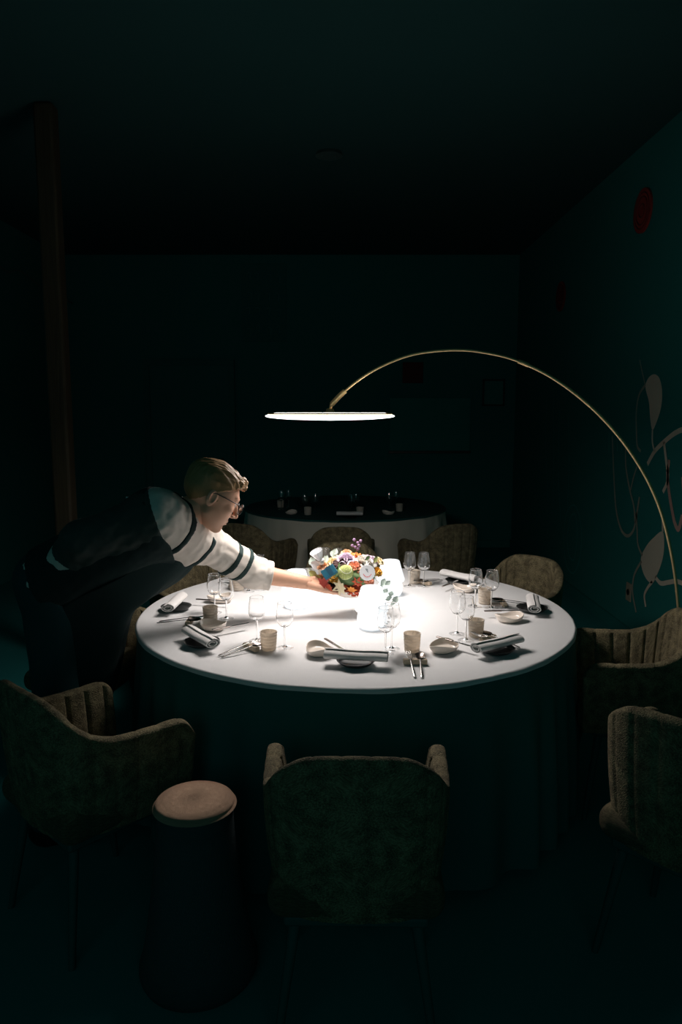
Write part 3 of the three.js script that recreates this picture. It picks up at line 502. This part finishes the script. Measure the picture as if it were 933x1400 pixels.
  for (const k of [0.50, 0.71]) part('sleeve_stripe', own(nets((p) => Math.max(sleeveL(p) + fold(p) - 0.003, Math.abs(T1.subVectors(p, shL).dot(aL) - k * shL.distanceTo(elL)) - 0.0105), [-0.56, 0.85, 0.05], [-0.28, 1.12, 0.34], 0.0045)), M.stripe, person, 'dark band round the white sleeve');
  part('collar', own(nets((p) => { T1.subVectors(p, nb); const h = T1.dot(nd), q = T1.addScaledVector(nd, -h).length(); return Math.max(Math.abs(q - 0.068 - 0.55 * (0.042 - h) - 0.004 * noise(p.x * 30, p.y * 30, p.z * 30)) - 0.0055, Math.abs(h - 0.018) - 0.032) * 0.75; }, [nb.x - 0.15, nb.y - 0.15, nb.z - 0.15], [nb.x + 0.15, nb.y + 0.15, nb.z + 0.15], 0.0045)), M.shirt, person);
  // trousers, shoes
  part('trousers', own(nets((p) => Math.max(smin(legs(p) - 0.018, cap(p, hipR, hipL, 0.112, 0.112), 0.05) + 0.004 * noise(p.x * 12, p.y * 12, p.z * 12), T1.subVectors(p, Pe).dot(A) - 0.03, 0.03 - p.y), [-1.27, 0, 0.16], [-0.86, 1.16, 0.70], 0.011)), M.trousers, person);
  for (const a of [anR, anL]) part('shoe', own(nets((p) => Math.max(smin(cap(p, V(a.x - 0.03, 0.045, a.z), V(a.x + 0.16, 0.035, a.z), 0.042, 0.038), cap(p, a, V(a.x, 0.03, a.z), 0.05, 0.05), 0.03), -p.y + 0.002), [a.x - 0.12, -0.01, a.z - 0.09], [a.x + 0.24, 0.18, a.z + 0.09], 0.007)), M.shoe, person);
  // black apron: a bib that hangs from the straps, a waist and a skirt
  const bib = [[V(-0.530, 1.110, 0.385), 0.085], [V(-0.566, 1.045, 0.400), 0.115], [V(-0.632, 0.980, 0.410), 0.145], [V(-0.702, 0.915, 0.415), 0.155], [V(-0.778, 0.850, 0.415), 0.155], [V(-0.815, 0.76, 0.415), 0.155], [V(-0.860, 0.58, 0.415), 0.155], [V(-0.920, 0.42, 0.415), 0.155]];
  const centre = new THREE.CatmullRomCurve3(bib.map(([p]) => p)), front = [], backRows = [];
  for (let i = 0; i <= 40; i++) {
    const k = i / 40, c = centre.getPoint(k), f = k * (bib.length - 1), j = Math.min(Math.floor(f), bib.length - 2), w = lerp(bib[j][1], bib[j + 1][1], f - j), dir = S.clone().lerp(V(0, 0, -1), smooth(k, 0.1, 0.6)).normalize();
    const row = Array.from({ length: 29 }, (_, m) => { const s = m / 28 * 2 - 1, bow = (s < 0 ? 0.05 + 0.14 * smooth(k, 0.2, 0.6) : 0.05 + 0.05 * smooth(k, 0.4, 0.7)) * s * s + 0.008 * noise(s * 3, k * 4, 2) + 0.012 * k * Math.sin(s * 7 + k * 2); return c.clone().addScaledVector(dir, s * w).add(V(-bow, 0.35 * bow, 0)); });
    front.push(row); backRows.push(row.map((q) => V(q.x - 0.005, q.y + 0.002, q.z)).reverse());
  }
  part('apron', own(merged([gridGeometry(front), gridGeometry(backRows)])), M.black, person, 'black bib apron');
  // shade on the white shirt painted as dark layers, then the two apron straps
  part('shirt_shade', own(nets((p) => { const a = T1.subVectors(p, Pe).dot(A), s = p.dot(S) - Cc.dot(S); return Math.max(torso(p) - 0.022 + fold(p) * 0.5, a - 0.440 - 0.10 * clamp(-s / 0.1, -1, 1) * 0.3, -a - 0.03); }, [-1.22, 0.82, 0.15], [-0.50, 1.38, 0.72], 0.009)), M.black, person, 'shade on the back and flank of the shirt, painted black');
  part('shaded_sleeve', own(nets((p) => Math.max(coat(p) + fold(p) - 0.004, sleeveR(p) - 0.03, 0.0 - T1.subVectors(p, shR).dot(aR), T1.subVectors(p, cuR).dot(fR) + 0.02), [-1.12, 0.95, 0.42], [-0.60, 1.36, 0.72], 0.007)), M.sleeveShade, person, 'white sleeve of the lowered arm, its shade painted dark');
  for (const [s0, lab] of [[-0.068, 'black apron strap over the near shoulder'], [0.108, 'black apron strap over the far shoulder']]) part('apron_strap', own(nets((p) => { const s = T1.subVectors(p, Cc).dot(S); return Math.max(coat(p) + fold(p) - 0.004, Math.abs(s - s0) - 0.0165, T1.subVectors(p, shR.clone().lerp(shL, 0.5)).dot(A) - 0.09); }, [-0.80, 0.95, 0.15], [-0.47, 1.36, 0.68], 0.0055)), M.black, person, lab);
  part('strap_buckle', own(box(0.022, 0.012, 0.014, -0.775, 1.290, 0.44, 0.003)), M.steel, person);
}

// ================================ the flowers =======================================================
const fwd = V(0, 0, 0); camera.getWorldDirection(fwd);
function at(px, py, z) {                                             // where the sight line of a pixel meets the vertical plane z
  const r = V((px - 466.5) / 1000, -(py - 700) / 1000, -1).applyQuaternion(camera.quaternion); return camera.position.clone().addScaledVector(r, (z - camera.position.z) / r.z);
}
{
  const O = at(479, 805, 0.06), rnd = rng(77);
  const t = thing('flower_arrangement', 'low bunch of autumn flowers, red leaves and eucalyptus held in the waiter\'s hand', 'flowers', O);
  const rel = (px, py, z) => at(px, py, z).sub(O);
  const F = (r, g, b) => phys(r, g, b, 0.75, { sheen: 0.3, sheenRoughness: 0.5, transmission: 0 });
  const col = { orange: F(0.85, 0.30, 0.06), coral: F(0.92, 0.42, 0.27), peach: F(0.92, 0.55, 0.33), lilac: F(0.72, 0.58, 0.70), white: F(0.85, 0.82, 0.76), cream: F(0.88, 0.74, 0.48), burgundy: F(0.055, 0.020, 0.018), rust: F(0.55, 0.085, 0.035), yellow: F(0.80, 0.45, 0.08), mauve: F(0.42, 0.20, 0.32), green: F(0.12, 0.19, 0.07), sage: F(0.46, 0.54, 0.48), olive: F(0.32, 0.34, 0.12), pale: F(0.70, 0.74, 0.78), red: F(0.50, 0.07, 0.05), purple: F(0.34, 0.20, 0.33), stem: F(0.22, 0.11, 0.07) };
  function petal(w, l, cup, curl, frill, seed) {
    const rows = []; for (let i = 0; i <= 6; i++) { const k = i / 6; rows.push(Array.from({ length: 7 }, (_, j) => { const s = j / 3 - 1, ww = w * Math.sin(Math.PI * (0.12 + 0.62 * k)) * s, f = frill * k * k * Math.sin(s * 9 + seed); return V(ww, l * k * (1 - 0.12 * s * s) , cup * s * s * w - curl * k * k * l + f); })); }
    return gridGeometry(rows);
  }
  function bloom(rings, seed) {                                      // rings: [count, radius at the base, tilt out, width, length, cup, curl, frill]
    const r = rng(seed), list = [];
    rings.forEach(([n, base, tilt, w, l, cup, curl, frill], q) => { for (let i = 0; i < n; i++) { const a = (i + (q % 2) * 0.5) / n * 2 * Math.PI + (r() - 0.5) * 0.3; list.push(petal(w * (0.85 + 0.3 * r()), l * (0.9 + 0.2 * r()), -cup, curl, frill, r() * 6).rotateX(tilt + (r() - 0.5) * 0.15).translate(0, 0, -base).rotateY(a)); } });
    return merged(list);
  }
  const kinds = {
    rose: (s) => bloom([[3, 0.002, 0.05, 0.010, 0.020, 0.9, -0.1, 0], [4, 0.005, -0.1, 0.013, 0.022, 0.8, 0, 0.001], [5, 0.007, -0.35, 0.016, 0.024, 0.6, 0.15, 0.0015], [6, 0.008, -0.75, 0.018, 0.026, 0.5, 0.3, 0.002]], s),
    carnation: (s) => bloom([[6, 0.002, -0.1, 0.010, 0.022, 0.2, 0.1, 0.004], [8, 0.004, -0.4, 0.012, 0.024, 0.2, 0.1, 0.004], [9, 0.005, -0.8, 0.013, 0.025, 0.2, 0.15, 0.004], [9, 0.005, -1.2, 0.013, 0.025, 0.2, 0.2, 0.004]], s),
    daisy: (s) => bloom([[9, 0.004, -1.0, 0.007, 0.026, 0.3, 0.1, 0], [11, 0.004, -1.3, 0.008, 0.030, 0.3, 0.1, 0.001], [6, 0.001, -0.3, 0.004, 0.010, 0.3, 0, 0]], s),
  };
  const up = V(0, 1, 0);
  function flower(kind, name, px, py, z, scale, mat, label, lean) {
    const m = part(name, kinds[kind](px * 3 + py), mat, t, label); m.position.copy(rel(px, py, z)); m.scale.setScalar(scale);
    const o = m.position.clone().setY(m.position.y + 0.03).normalize().multiplyScalar(0.8).add(V(0, 0.55, 0.55)); m.quaternion.setFromUnitVectors(up, (lean ?? o).normalize()); m.position.addScaledVector(o.normalize(), -0.016 * scale);
    return m;
  }
  // core that holds the stems
  const core = new THREE.SphereGeometry(1, 28, 18).scale(0.105, 0.052, 0.062); { const p = core.attributes.position; for (let i = 0; i < p.count; i++) { const k = 1 + 0.18 * noise(p.getX(i) * 40, p.getY(i) * 40, p.getZ(i) * 40); p.setXYZ(i, p.getX(i) * k, p.getY(i) * k + 0.055, p.getZ(i) * k); } core.computeVertexNormals(); }
  part('foliage_base', core, col.green, t);
  part('bowl', smoothLathe([[0.0001, 0.0], [0.045, 0.0], [0.062, 0.006], [0.074, 0.020], [0.076, 0.030], [0.072, 0.028]], 40, 30).translate(0.005, -0.028, 0), M.dish, t, 'shallow white bowl');
  [['rose', 453, 767, 0.04, 1.0, 'cream', 'cream rose'], ['daisy', 465, 760, 0.02, 0.85, 'cream', 'yellow-cream flower'], ['rose', 473, 761, 0.05, 1.15, 'lilac', 'lilac rose'], ['carnation', 474, 754, 0.0, 0.9, 'peach', 'peach carnation'],
    ['daisy', 488, 758, 0.03, 0.95, 'orange', 'orange flower'], ['daisy', 464, 767, 0.075, 1.0, 'burgundy', 'dark burgundy flower'], ['carnation', 457, 788, 0.10, 0.85, 'yellow', 'orange-yellow flower behind the blue box'], ['carnation', 486, 772, 0.085, 1.15, 'coral', 'coral carnation'],
    ['carnation', 489, 784, 0.10, 0.85, 'yellow', 'amber flower beside the ball'], ['rose', 500, 766, 0.055, 1.35, 'white', 'white lisianthus'], ['carnation', 506, 793, 0.11, 0.80, 'coral', 'coral flower under the tag'], ['carnation', 517, 779, 0.06, 0.95, 'yellow', 'orange-yellow flower at the right'],
    ['rose', 508, 763, 0.03, 0.9, 'lilac', 'pale lilac rose at the right'], ['rose', 519, 765, 0.02, 0.75, 'cream', 'cream bud at the right'], ['daisy', 485, 765, 0.06, 0.7, 'purple', 'purple floret'], ['daisy', 480, 758, 0.02, 0.7, 'mauve', 'mauve floret'],
    ['daisy', 484, 801, 0.125, 1.35, 'rust', 'large rust-red dahlia'], ['carnation', 484, 802, 0.115, 0.95, 'rust', 'rust-red heart of the dahlia'], ['daisy', 458, 795, 0.105, 1.1, 'burgundy', 'dark burgundy flower low in the bunch'], ['daisy', 470, 795, 0.10, 1.0, 'burgundy', 'dark flower under the ball'], ['rose', 441, 772, 0.06, 0.75, 'peach', 'peach bud at the left'],
  ].forEach(([k, px, py, z, s, c, l]) => flower(k, k === 'rose' ? 'rose' : k === 'carnation' ? 'carnation' : 'daisy', px, py, z, s, col[c], l));
  const leafGeometry = (w, l, point, bend) => { const rows = []; for (let i = 0; i <= 9; i++) { const k = i / 9; rows.push(Array.from({ length: 7 }, (_, j) => { const s = j / 3 - 1; return V(w * Math.pow(Math.sin(Math.PI * clamp(k, 0.02, 0.985)), point) * s, l * k, -bend * k * k * l - 0.12 * w * (1 - Math.abs(s)) + 0.1 * w * s * s); })); } return gridGeometry(rows); };
  function leaf(px, py, z, w, l, angle, mat, label, point = 0.8, tilt = -0.35) {
    const m = part('leaf', leafGeometry(w, l, point, 0.2).translate(0, -l / 2, 0), mat, t, label); m.position.copy(rel(px, py, z)); m.rotation.set(tilt, (rnd() - 0.5) * 0.5, angle, 'ZXY'); return m;
  }
  leaf(432, 773, 0.05, 0.020, 0.058, 1.25, col.pale, 'pale lilac-white leaf'); leaf(427, 768, 0.03, 0.017, 0.044, 0.4, col.sage); leaf(428, 785, 0.06, 0.015, 0.045, 1.0, col.olive); leaf(433, 789, 0.075, 0.012, 0.040, 1.6, col.olive); leaf(424, 781, 0.04, 0.012, 0.036, 0.7, col.sage);
  leaf(456, 757, -0.01, 0.015, 0.036, 0.0, col.sage); leaf(459, 754, -0.01, 0.012, 0.030, -0.4, col.sage); leaf(446, 764, 0.03, 0.013, 0.035, -0.4, col.sage); leaf(492, 793, 0.125, 0.013, 0.036, -1.3, col.green); leaf(462, 783, 0.11, 0.006, 0.052, -0.5, col.green); leaf(464, 776, 0.11, 0.005, 0.050, -0.1, col.green);
  leaf(510, 787, 0.1, 0.010, 0.036, -0.9, col.green); leaf(503, 763, 0.075, 0.007, 0.030, -1.0, col.green); leaf(514, 765, 0.05, 0.010, 0.034, -0.7, col.olive);
  [[525, 796, 0.011, 0.030, -0.5], [520, 803, 0.009, 0.028, 2.9], [531, 797, 0.008, 0.026, -0.9], [527, 808, 0.009, 0.028, 2.6], [535, 812, 0.009, 0.026, 2.9], [541, 820, 0.010, 0.032, -0.7], [532, 818, 0.009, 0.028, -1.3], [537, 825, 0.008, 0.026, 2.8]].forEach(([x, y, w, l, a]) => leaf(x, y, 0.10, w * 1.3, l * 1.2, a, col.sage, 'grey-green eucalyptus leaf'));
  part('stem', tube([rel(512, 790, 0.09), rel(522, 799, 0.1), rel(530, 809, 0.1), rel(539, 823, 0.1)], 0.0012, 20, 6), col.sage, t);
  // maple leaves: lobed blades
  function maple(px, py, z, size, angle, mat, label, tilt) {
    const sh = new THREE.Shape(), tips = [[0, 1], [0.28, 0.42], [0.80, 0.62], [0.52, 0.16], [0.92, -0.10], [0.36, -0.22], [0.34, -0.50], [0, -0.36]], pts = [...tips, ...tips.slice(1, -1).reverse().map(([x, y]) => [-x, y])];
    pts.forEach(([x, y], i) => i ? sh.lineTo(x * size, y * size) : sh.moveTo(x * size, y * size)); sh.closePath();
    const g = new THREE.ExtrudeGeometry(sh, { depth: 0.0006, bevelEnabled: false, curveSegments: 1 }), p = g.attributes.position; for (let i = 0; i < p.count; i++) p.setZ(i, p.getZ(i) - 0.35 / size * (p.getX(i) ** 2) * 0.5 + 0.12 / size * (p.getY(i) ** 2)); g.computeVertexNormals();
    const m = part('leaf', g, mat, t, label); m.position.copy(rel(px, py, z)); m.rotation.set(tilt, 0.1, angle, 'ZXY');
  }
  maple(443, 798, 0.115, 0.036, 0.9, col.red, 'red maple leaf at the waiter\'s fingers', -0.5); maple(450, 803, 0.12, 0.026, 2.2, col.rust, 'rust maple leaf', -0.4); maple(466, 803, 0.13, 0.040, 2.0, col.cream, 'large cream-yellow leaf', -0.35); maple(481, 806, 0.135, 0.026, 2.9, col.orange, 'orange-red leaf', -0.3); maple(489, 797, 0.13, 0.028, -0.4, col.rust, 'rust leaf below the ball', -0.4); maple(476, 811, 0.12, 0.020, 2.6, col.cream, 'small cream leaf', -0.4);
  // berries on their stem
  [[484.5, 738], [493.5, 739.5], [489.5, 742], [482, 746], [489.5, 750.5], [486, 748], [491, 746]].forEach(([x, y], i) => part('berry', new THREE.SphereGeometry(0.0068 - 0.0004 * (i % 3), 16, 12).translate(...rel(x, y, 0.02 + 0.006 * (i % 3)).toArray()), col.purple, t, 'purple berry'));
  part('stem', tube([rel(487, 770, 0.03), rel(487, 757, 0.025), rel(489, 748, 0.022), rel(487, 738, 0.02)], 0.0016, 16, 6), col.stem, t);

  // things tucked between the flowers
  const felt = texture(128, (u, v) => { const n = 0.85 + 0.25 * tileNoise(u, v, 40); return [n * 0.86, n * 0.90, n * 0.56]; }, { colour: true });
  const ball = thing('tennis_ball', 'yellow-green tennis ball tucked in the middle of the flowers', 'ball', at(473, 782.5, 0.118));
  part('felt', new THREE.SphereGeometry(0.0315, 40, 28), std(1, 1, 1, 1, { map: felt, bumpMap: boucleBump, bumpScale: 0.001 }), ball);
  const seam = Array.from({ length: 81 }, (_, i) => { const a = i / 80 * 2 * Math.PI, b = 0.44; return V(Math.cos(a) * (1 - b) + Math.cos(3 * a) * b * 0.55, Math.sin(a) * (1 - b) - Math.sin(3 * a) * b * 0.55, 1.0 * Math.sin(2 * a) * 0.75).normalize().multiplyScalar(0.0316); });
  const sm = part('seam', new THREE.TubeGeometry(new THREE.CatmullRomCurve3(seam, true), 120, 0.0010, 6, true), std(0.82, 0.84, 0.66, 0.8), ball); sm.rotation.set(0.35, 0.5, 0.9);
  const shuttle = thing('shuttlecock', 'white shuttlecock stuck in the left of the flowers, feathers up', 'shuttlecock', at(439.5, 768, 0.07));
  const feathers = merged(Array.from({ length: 15 }, (_, i) => { const a = i / 15 * 2 * Math.PI, g = new THREE.BoxGeometry(0.0125, 0.040, 0.0008, 3, 4, 1), p = g.attributes.position; for (let j = 0; j < p.count; j++) { const k = p.getY(j) / 0.04 + 0.5; p.setX(j, p.getX(j) * (0.35 + 0.75 * k) * (k > 0.95 ? 0.75 : 1)); p.setZ(j, p.getZ(j) + 0.008 + 0.016 * k + 0.0015 * Math.sin(p.getX(j) * 240)); p.setY(j, 0.008 + 0.04 * k); } return g.rotateY(a); }));
  feathers.computeVertexNormals(); shuttle.rotation.set(0.15, 0.2, 0.42); shuttle.scale.setScalar(1.12);
  part('feather_skirt', feathers, std(0.86, 0.87, 0.90, 0.9), shuttle); part('cork', smoothLathe([[0.0001, -0.012], [0.008, -0.010], [0.0125, -0.001], [0.0125, 0.008], [0.0001, 0.009]], 24, 20), std(0.75, 0.72, 0.68, 0.7), shuttle);
  const bx = thing('blue_box', 'small blue wrapped box leaning in the left of the flowers', 'box', at(450.5, 782, 0.125)); bx.rotation.set(-0.45, -0.2, 0.56);
  part('wrapper', box(0.060, 0.040, 0.022, 0, 0, 0, 0.002), std(0.008, 0.115, 0.185, 0.5), bx); part('fold', box(0.020, 0.0408, 0.0012, 0.004, 0, 0.0112), std(0.004, 0.060, 0.105, 0.5), bx, 'darker fold band');
  const tg = thing('scalloped_tag', 'round white scalloped tag with red lettering dots and a dark mark, right of the ball', 'tag', at(502.5, 783, 0.128)); tg.rotation.set(-0.25, 0.05, 0);
  const sc = new THREE.Shape(); for (let i = 0; i <= 120; i++) { const a = i / 120 * 2 * Math.PI, r = 0.0305 + 0.0014 * Math.abs(Math.sin(a * 10)); i ? sc.lineTo(Math.cos(a) * r, Math.sin(a) * r) : sc.moveTo(r, 0); }
  part('disc', new THREE.ExtrudeGeometry(sc, { depth: 0.006, bevelEnabled: true, bevelSize: 0.0012, bevelThickness: 0.0012, bevelSegments: 2 }).translate(0, 0, -0.006), std(0.84, 0.82, 0.83, 0.6), tg);
  part('red_dots', merged(Array.from({ length: 9 }, (_, i) => { const a = Math.PI * (1.12 + 0.76 * i / 8); return box(0.0030, 0.0034, 0.0006, Math.cos(a) * 0.0165, Math.sin(a) * 0.0165 - 0.001, 0.0015); })), std(0.75, 0.06, 0.05, 0.6), tg);
  const mark = part('dark_mark', merged([box(0.0022, 0.018, 0.0006), box(0.0018, 0.009, 0.0006, 0.004, 0.002, 0)]), std(0.05, 0.07, 0.09, 0.6), tg); mark.position.set(-0.002, 0.009, 0.0015); mark.rotation.z = 0.6;
}

// ================================ pouf, mural and wall pieces =======================================
{
  const t = thing('pouf', 'round boucle pouf at lower left, tan lit top, its base painted dark as shade', 'pouf', V(-0.41, 0, 1.17));
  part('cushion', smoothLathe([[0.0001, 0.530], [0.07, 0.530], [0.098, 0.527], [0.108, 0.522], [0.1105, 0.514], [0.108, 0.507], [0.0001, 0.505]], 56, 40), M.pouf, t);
  part('base', smoothLathe([[0.106, 0.506], [0.110, 0.42], [0.128, 0.26], [0.152, 0.10], [0.168, 0.04], [0.163, 0.010], [0.14, 0.0], [0.0001, 0.0]], 56, 40), std(0.045, 0.070, 0.075, 0.9, { bumpMap: boucleBump, bumpScale: 0.003 }), t);  // dark base colour stands in for the unlit side
}
{
  const X = ROOM.x1 - 0.002, wallThing = (name, label, cat) => thing(name, label, cat, V(X, 0, 0));
  const ribbon = (pts, w, taper = 0) => { const c = new THREE.CatmullRomCurve3(pts.map(([z, y]) => V(0, y, z))), n = 48, L = [], Rr = []; for (let i = 0; i <= n; i++) { const k = i / n, p = c.getPoint(k), d = c.getTangent(k), ww = w / 2 * (1 - taper * k); L.push(V(-0.001, p.y - d.z * ww, p.z + d.y * ww)); Rr.push(V(-0.001, p.y + d.z * ww, p.z - d.y * ww)); } return gridGeometry([L, Rr]); };
  const blob = (pts) => { const c = new THREE.CatmullRomCurve3(pts.map(([z, y]) => V(z, y, 0)), true).getPoints(80), g = new THREE.ExtrudeGeometry(new THREE.Shape(c.map((p) => new THREE.Vector2(p.x, p.y))), { depth: 0.001, bevelEnabled: false }); return g.rotateY(-Math.PI / 2); };
  const t = wallThing('wall_mural', 'pale painted mural of leaves and looping vines on the dark right wall', 'mural');
  part('leaf', blob([[-1.89, 1.78], [-1.85, 1.83], [-1.76, 1.85], [-1.68, 1.82], [-1.63, 1.74], [-1.63, 1.64], [-1.68, 1.55], [-1.74, 1.49], [-1.78, 1.55], [-1.82, 1.67]]), M.mural, t);
  part('leaf', blob([[-1.5, 0.85], [-1.47, 0.77], [-1.48, 0.68], [-1.54, 0.57], [-1.61, 0.49], [-1.71, 0.5], [-1.79, 0.56], [-1.81, 0.62], [-1.74, 0.71], [-1.63, 0.79]]), M.mural, t);
  const dim = std(0.30, 0.31, 0.25, 0.9);
  [[[[-1.79, 1.26], [-1.69, 1.35], [-1.53, 1.43], [-1.4, 1.48], [-1.3, 1.5], [-1.17, 1.48]], 0.034, M.mural], [[[-1.74, 1.49], [-1.73, 1.41], [-1.69, 1.35]], 0.02, M.mural], [[[-1.89, 1.79], [-1.99, 1.72], [-2.02, 1.62], [-2.0, 1.47], [-1.97, 1.37], [-1.91, 1.34]], 0.022, dim], [[[-1.89, 1.78], [-1.96, 1.88], [-2.01, 1.96]], 0.014, dim],
    [[[-1.56, 1.42], [-1.51, 1.3], [-1.47, 1.19], [-1.53, 1.1]], 0.03, M.mural], [[[-1.47, 1.31], [-1.48, 1.21], [-1.43, 1.08], [-1.38, 0.99], [-1.34, 0.93], [-1.29, 0.9], [-1.25, 0.99]], 0.034, M.muralRose], [[[-1.28, 1.22], [-1.26, 1.15], [-1.24, 1.12]], 0.03, M.muralRose],
    [[[-2.45, 1.43], [-2.38, 1.14], [-2.29, 0.87], [-2.17, 0.75], [-2.06, 0.73], [-1.96, 0.79], [-1.92, 0.91], [-1.89, 1.03]], 0.024, dim], [[[-2.18, 1.38], [-2.16, 1.23], [-2.07, 1.07], [-1.97, 0.94], [-1.94, 0.84]], 0.022, dim], [[[-1.93, 1.27], [-2.0, 1.17], [-2.05, 1.06]], 0.018, dim],
    [[[-1.5, 0.85], [-1.52, 0.97]], 0.024, M.mural], [[[-1.61, 0.5], [-1.68, 0.44], [-1.72, 0.38], [-1.69, 0.31]], 0.024, M.mural], [[[-1.57, 0.54], [-1.49, 0.52], [-1.38, 0.55], [-1.28, 0.58], [-1.14, 0.59]], 0.03, M.mural], [[[-1.79, 0.64], [-1.87, 0.7], [-1.9, 0.8], [-1.93, 0.92]], 0.02, dim], [[[-1.8, 0.6], [-1.91, 0.47], [-1.92, 0.36], [-1.84, 0.23]], 0.022, dim],
    [[[-2.52, 1.45], [-2.50, 1.3]], 0.014, M.muralFaint], [[[-2.36, 1.44], [-2.33, 1.32]], 0.014, M.muralFaint], [[[-2.27, 1.43], [-2.25, 1.33]], 0.014, M.muralFaint]].forEach(([p, w, m]) => part('vine', ribbon(p, w), m, t));
  const f = wallThing('wall_drawing', 'barely visible dark drawing of ovals and falling lines farther along the right wall', 'mural');
  [[[-3.55, 0.47], [-3.47, 0.71], [-3.29, 0.8], [-3.13, 0.73], [-3.04, 0.55], [-3.09, 0.32], [-3.23, 0.2], [-3.43, 0.24], [-3.55, 0.47]], [[-3.44, 0.48], [-3.36, 0.68], [-3.24, 0.72], [-3.16, 0.53], [-3.23, 0.32], [-3.36, 0.34], [-3.44, 0.48]], [[-4.27, 1.74], [-4.25, 1.35], [-4.08, 0.7]], [[-4.06, 1.84], [-3.97, 1.36], [-3.9, 0.66]], [[-3.82, 1.63], [-3.79, 1.09], [-3.63, 0.55]], [[-3.54, 1.57], [-3.47, 1.18], [-3.46, 0.78]]].forEach((p) => part('stroke', ribbon(p, 0.016), M.muralFaint, f));
  const disc = (z, y, r, label) => { const d = thing('wall_disc', label, 'wall plaque', V(ROOM.x1, y, z), 0, 'red plaques on the right wall'); part('plaque', cyl(r, r, 0.014, 0, -0.007, 0, 56).rotateZ(Math.PI / 2).translate(-0.007, 0, 0), M.red, d); for (const k of [0.80, 0.62, 0.30]) part('ring', new THREE.TorusGeometry(r * k, 0.005, 8, 56).rotateY(Math.PI / 2).translate(-0.0145, 0, 0), M.redDark, d); };
  disc(-2.08, 2.955, 0.145, 'dim red round plaque high on the right wall, the nearer of two'); disc(-3.91, 2.675, 0.135, 'faint red round plaque high on the right wall, the farther of two');
  const sw = thing('wall_socket', 'small pale wall socket just above the right armchair', 'socket', V(ROOM.x1, 0.34, -1.98)); part('plate', box(0.010, 0.13, 0.085, -0.005, 0, 0, 0.004), std(0.30, 0.27, 0.2, 0.6), sw); part('socket_face', cyl(0.022, 0.022, 0.004, 0, 0, 0, 20).rotateZ(Math.PI / 2).translate(-0.009, 0, 0), M.darkMetal, sw);
}
{
  const Z = ROOM.z0, fr = thing('picture_frame', 'small dark framed picture on the back wall, below the brass arc', 'picture', V(1.79, 1.84, Z)); part('frame', merged([box(0.26, 0.02, 0.02, 0, 0.145, 0.01), box(0.26, 0.02, 0.02, 0, -0.145, 0.01), box(0.02, 0.31, 0.02, -0.12, 0, 0.01), box(0.02, 0.31, 0.02, 0.12, 0, 0.01)]), M.darkMetal, fr); part('print', box(0.225, 0.275, 0.006, 0, 0, 0.006), std(0.02, 0.24, 0.21, 0.7), fr);
  const bd = thing('wall_board', 'wide dim teal board on the back wall right of the glowing disc', 'board', V(1.05, 1.47, Z)); part('board', box(0.95, 0.62, 0.02, 0, 0, 0.010, 0.004), std(0.010, 0.25, 0.22, 0.8), bd); part('rail', box(0.97, 0.03, 0.03, 0, -0.325, 0.015, 0.004), M.darkMetal, bd);
  const rs = single('red_panel', 'faint dark red square panel on the back wall above the board', 'panel', box(0.24, 0.24, 0.02, 0, 0, 0.01, 0.004), M.redDark, V(0.84, 2.07, Z));
  // a dark hanging with worn pale brush strokes, no readable script
  const h = thing('wall_hanging', 'tall dark hanging with worn pale brush marks on the back wall at upper left', 'wall hanging', V(-0.89, 2.86, Z)); part('cloth', box(0.52, 0.88, 0.012, 0, 0, 0.006, 0.003), std(0.006, 0.16, 0.145, 0.9), h); const r = rng(5);
  for (let i = 0; i < 16; i++) { const x = (i % 4 - 1.5) * 0.115 + (r() - 0.5) * 0.04, y = (1.5 - Math.floor(i / 4)) * 0.20 + (r() - 0.5) * 0.05; part('brush_mark', tube([V(x - 0.03, y + 0.04 * r(), 0.012), V(x + 0.01, y + 0.03, 0.013), V(x + 0.02 * r(), y - 0.05, 0.012)], 0.006, 10, 5), std(0.05, 0.24, 0.22, 0.9), h); }
  single('ceiling_fixture', 'tiny dark flat fixture on the dark ceiling above the brass arc', 'ceiling light', merged([cyl(0.095, 0.085, 0.022, 0, -0.022, 0, 32), cyl(0.05, 0.05, 0.008, 0, -0.030, 0, 24)]), std(0.05, 0.09, 0.085, 0.5), V(-0.084, ROOM.h, -2.3));
  single('cable', 'thin sagging cable high on the left', 'cable', tube([V(-3.19, 2.98, -3.9), V(-3.17, 2.93, -4.1), V(-3.17, 2.99, -4.35), V(-3.16, 2.90, -5.0), V(-3.15, 2.89, -5.3), V(-3.1, 2.86, -5.59)], 0.008, 40, 6), std(0.08, 0.14, 0.13, 0.7));
}
renderer.render(scene, camera);
